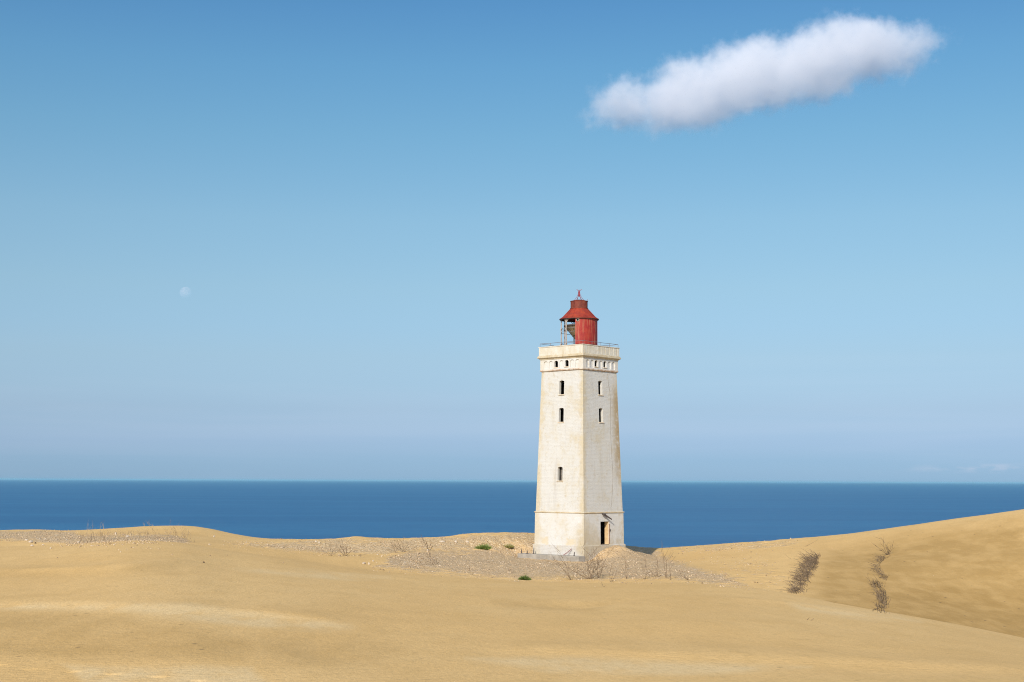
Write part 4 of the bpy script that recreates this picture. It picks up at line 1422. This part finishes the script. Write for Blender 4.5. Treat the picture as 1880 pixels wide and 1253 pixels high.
for i, (px, py, w, lab) in enumerate(((374, 1034, 4, "dark clod lying alone on the smooth sand of the left dune"), (65, 998.5, 3.5, "dark stone beside the largest pale stone of the far-left trio"))):
    g = ground_hit(px, py); m = g.y / F
    o = link_mesh("clod", stone_mesh(300 + i, (w * m, w * m, w * m)), M["stone_dark"])
    o.location = g + Vector((0, 0, w * m * .25))
    tag(o, lab, "stone")


def pebbles():
    """loose gravel and chips lying on the gravel plain, mound and stony ground: uncountable, one object"""
    r = np.random.default_rng(5)
    ico = [(0, 0, 1), (.94, 0, -.33), (-.47, .82, -.33), (-.47, -.82, -.33), (.3, .5, .55), (-.5, .2, .6)]
    oct_v = np.array([(1, 0, 0), (-1, 0, 0), (0, 1, 0), (0, -1, 0), (0, 0, 1), (0, 0, -1)], float)
    oct_f = np.array([(0, 2, 4), (2, 1, 4), (1, 3, 4), (3, 0, 4), (2, 0, 5), (1, 2, 5), (3, 1, 5), (0, 3, 5)])
    n = 160000
    X = r.uniform(-42, 38, n); D = r.uniform(68, 140, n)
    Z = height(X, D)
    px, py = project(X, D, Z)
    g = np.zeros(n)
    for p in GRAVEL: g = np.maximum(g, poly_mask(px, py, p, 13) * .55)
    for p, w_ in zip(STONY, STONY_W): g = np.maximum(g, poly_mask(px, py, p, 14) * .40 * w_)
    g = g * np.clip(.55 + vnoise(X / 2.2, D / 3.1, 41) * .9, .05, 1)
    g = np.maximum(g, .0012)
    dx = X - TC.x; dy = D - TC.y
    a = np.abs(dx * N_R.x + dy * N_R.y); b = np.abs(dx * _ts + dy * _tc)
    keep = (r.random(n) < g) & ~((a < 2.95) & (b < 2.95))
    X, D, Z = X[keep], D[keep], Z[keep]
    m = len(X)
    s = np.clip(r.lognormal(-3.25, .42, m), .018, .13)
    ang = r.uniform(0, 2 * np.pi, m)
    V = oct_v[None] * r.uniform(.65, 1.25, (m, 6, 1))
    V = V * np.stack([s, s * r.uniform(.6, 1, m), s * r.uniform(.45, .8, m)], -1)[:, None, :]
    c, sn = np.cos(ang)[:, None], np.sin(ang)[:, None]
    V = np.stack([V[..., 0] * c - V[..., 1] * sn, V[..., 0] * sn + V[..., 1] * c, V[..., 2]], -1)
    V = V + np.stack([X, D, Z + s * .15], -1)[:, None, :]
    Fc = (oct_f[None] + 6 * np.arange(m)[:, None, None]).reshape(-1, 3)
    me = bpy.data.meshes.new("gravel")
    me.vertices.add(m * 6); me.vertices.foreach_set("co", V.astype(np.float32).ravel())
    me.loops.add(Fc.size); me.loops.foreach_set("vertex_index", Fc.astype(np.int32).ravel())
    me.polygons.add(len(Fc)); me.polygons.foreach_set("loop_start", np.arange(0, Fc.size, 3, dtype=np.int32))
    me.update(calc_edges=True)
    shade = np.repeat(r.random(m), 6)
    at_ = me.attributes.new("shade", 'FLOAT', 'POINT'); at_.data.foreach_set("value", shade.astype(np.float32))
    n_ = NT("loose_gravel")
    f = n_.attr("shade")
    rp = n_.n("ShaderNodeValToRGB"); n_.l(f, rp.inputs[0])
    e = rp.color_ramp.elements
    e[0].position = 0; e[0].color = (.20, .135, .08, 1)
    e[1].position = 1; e[1].color = (.56, .45, .32, 1)
    for p_, c_ in ((.15, (.33, .23, .14, 1)), (.5, (.48, .35, .21, 1)), (.85, (.56, .425, .27, 1))):
        q = e.new(p_); q.color = c_
    n_.bsdf(rp.outputs[0], .9, .1)
    o = link_mesh("gravel", me, n_.m)
    tag(o, kind="stuff")


pebbles()


# ------------------------------------------------------------------ cloud
def cloud():
    Y = 24000.0
    K = Y / 1700.0
    blobs = [(1100, 222, 44, 22), (1122, 208, 46, 34), (1150, 194, 76, 52), (1160, 158, 32, 30), (1225, 196, 94, 58), (1285, 172, 98, 78), (1335, 154, 92, 72), (1400, 132, 104, 76), (1455, 126, 92, 66), (1508, 112, 104, 76),
             (1560, 96, 92, 72), (1618, 90, 90, 66), (1662, 84, 70, 46), (1706, 80, 42, 22)]
    n = NT("cloud_vapour")
    p = n.coord("Object")
    n1 = n.n("ShaderNodeTexNoise"); n.l(p, n1.inputs["Vector"]); n1.inputs["Scale"].default_value = .022 / K; n1.inputs["Detail"].default_value = 7; n1.inputs["Roughness"].default_value = .66
    sub = n.n("ShaderNodeVectorMath", operation='SUBTRACT'); n.l(n1.outputs["Color"], sub.inputs[0]); sub.inputs[1].default_value = (.5, .5, .5)
    scl = n.n("ShaderNodeVectorMath", operation='SCALE'); n.l(sub.outputs[0], scl.inputs[0]); scl.inputs["Scale"].default_value = 66.0 * K
    add = n.n("ShaderNodeVectorMath", operation='ADD'); n.l(p, add.inputs[0]); n.l(scl.outputs[0], add.inputs[1])
    fld = None
    c0 = at(1400, 140, Y)
    hull = []
    rnd = random.Random(8)
    for (x, y, rx, ry) in blobs:
        c = at(x, y, Y) - c0
        c.y += rnd.uniform(-14, 14) * K
        m = Y / F
        rr = Vector((rx * m, min(rx, ry * 1.5) * m, ry * m))
        s1 = n.n("ShaderNodeVectorMath", operation='SUBTRACT'); n.l(add.outputs[0], s1.inputs[0]); s1.inputs[1].default_value = c
        s2 = n.n("ShaderNodeVectorMath", operation='DIVIDE'); n.l(s1.outputs[0], s2.inputs[0]); s2.inputs[1].default_value = rr
        s3 = n.n("ShaderNodeVectorMath", operation='LENGTH'); n.l(s2.outputs[0], s3.inputs[0])
        d = n.math('SUBTRACT', 1.0, s3.outputs["Value"])
        d = n.math('MULTIPLY', d, min(rr.x, rr.z) / (30.0 * K))
        fld = d if fld is None else n.math('SMOOTH_MAX', fld, d, .12)
        for i in range(60):
            v = Vector((rnd.gauss(0, 1), rnd.gauss(0, 1), rnd.gauss(0, 1))).normalized()
            hull.append(c + Vector((v.x * (rr.x + 22 * K), v.y * (rr.y + 22 * K), v.z * (rr.z + 22 * K))))
    n2 = n.noise(p, .085 / K, 7, .68)
    dens = n.math('ADD', fld, n.math('MULTIPLY', n.math('SUBTRACT', n2, .5), 1.45))
    dens = n.sstep(dens, -.02, .78)
    dens = n.math('MULTIPLY', dens, .031 / K)
    v = n.n("ShaderNodeVolumePrincipled")
    v.inputs["Color"].default_value = (.955, .952, .955, 1)
    v.inputs["Anisotropy"].default_value = 0.0
    n.l(dens, v.inputs["Density"])
    n.l(v.outputs[0], n.out.inputs["Volume"])
    bm = bmesh.new()
    for h in hull: bm.verts.new(h)
    r = bmesh.ops.convex_hull(bm, input=bm.verts)
    bmesh.ops.delete(bm, geom=[g for g in r["geom_interior"] if isinstance(g, bmesh.types.BMVert)], context='VERTS')
    me = bpy.data.meshes.new("cloud"); bm.to_mesh(me); bm.free()
    o = link_mesh("cloud", me, n.m)
    o.location = c0
    n.m.cycles.volume_step_rate = .12
    tag(o, "single long white puffy cloud rising to the right in the blue sky", "cloud", kind="thing")


cloud()


# ------------------------------------------------------------------ day moon: its sunlit face adds to the blue air in front of it
def moon():
    n = NT("moon_rock")
    p = n.coord("Object")
    a = n.noise(p, 1.7, 4, .55)
    df = n.n("ShaderNodeBsdfDiffuse"); n.l(n.mix(n.sstep(a, .4, .62), (.058, .038, .036), (.036, .022, .022)), df.inputs[0])
    tr = n.n("ShaderNodeBsdfTransparent")
    ad = n.n("ShaderNodeAddShader"); n.l(df.outputs[0], ad.inputs[0]); n.l(tr.outputs[0], ad.inputs[1])
    ge = n.n("ShaderNodeNewGeometry")
    mx = n.n("ShaderNodeMixShader"); n.l(ge.outputs["Backfacing"], mx.inputs[0]); n.l(ad.outputs[0], mx.inputs[1]); n.l(tr.outputs[0], mx.inputs[2])
    n.l(mx.outputs[0], n.out.inputs["Surface"])
    Y = 150000.0
    bm = bmesh.new(); bmesh.ops.create_uvsphere(bm, u_segments=48, v_segments=24, radius=1.0)
    me = bpy.data.meshes.new("moon"); bm.to_mesh(me); bm.free()
    me.polygons.foreach_set("use_smooth", [True] * len(me.polygons))
    o = link_mesh("moon", me, n.m)
    o.location = at(341, 538, Y)
    r = Y * 11.0 / F
    o.scale = (r, r, r)
    tag(o, "faint pale day moon low in the left sky", "moon", kind="thing")


moon()


# ------------------------------------------------------------------ sea haze
def haze():
    mb = MB()
    z0, z1 = EZ - 67.5, 27.0
    mb.box((0, 0, (z0 + z1) / 2), (520000, 520000, z1 - z0))
    n = NT("haze_air")
    v = n.n("ShaderNodeVolumePrincipled")
    v.inputs["Color"].default_value = (.37, .67, .77, 1)
    v.inputs["Density"].default_value = 1.3e-5
    v.inputs["Anisotropy"].default_value = 0.0
    n.l(v.outputs[0], n.out.inputs["Volume"])
    o = mb.build("haze", n.m)
    tag(o, kind="stuff")


haze()
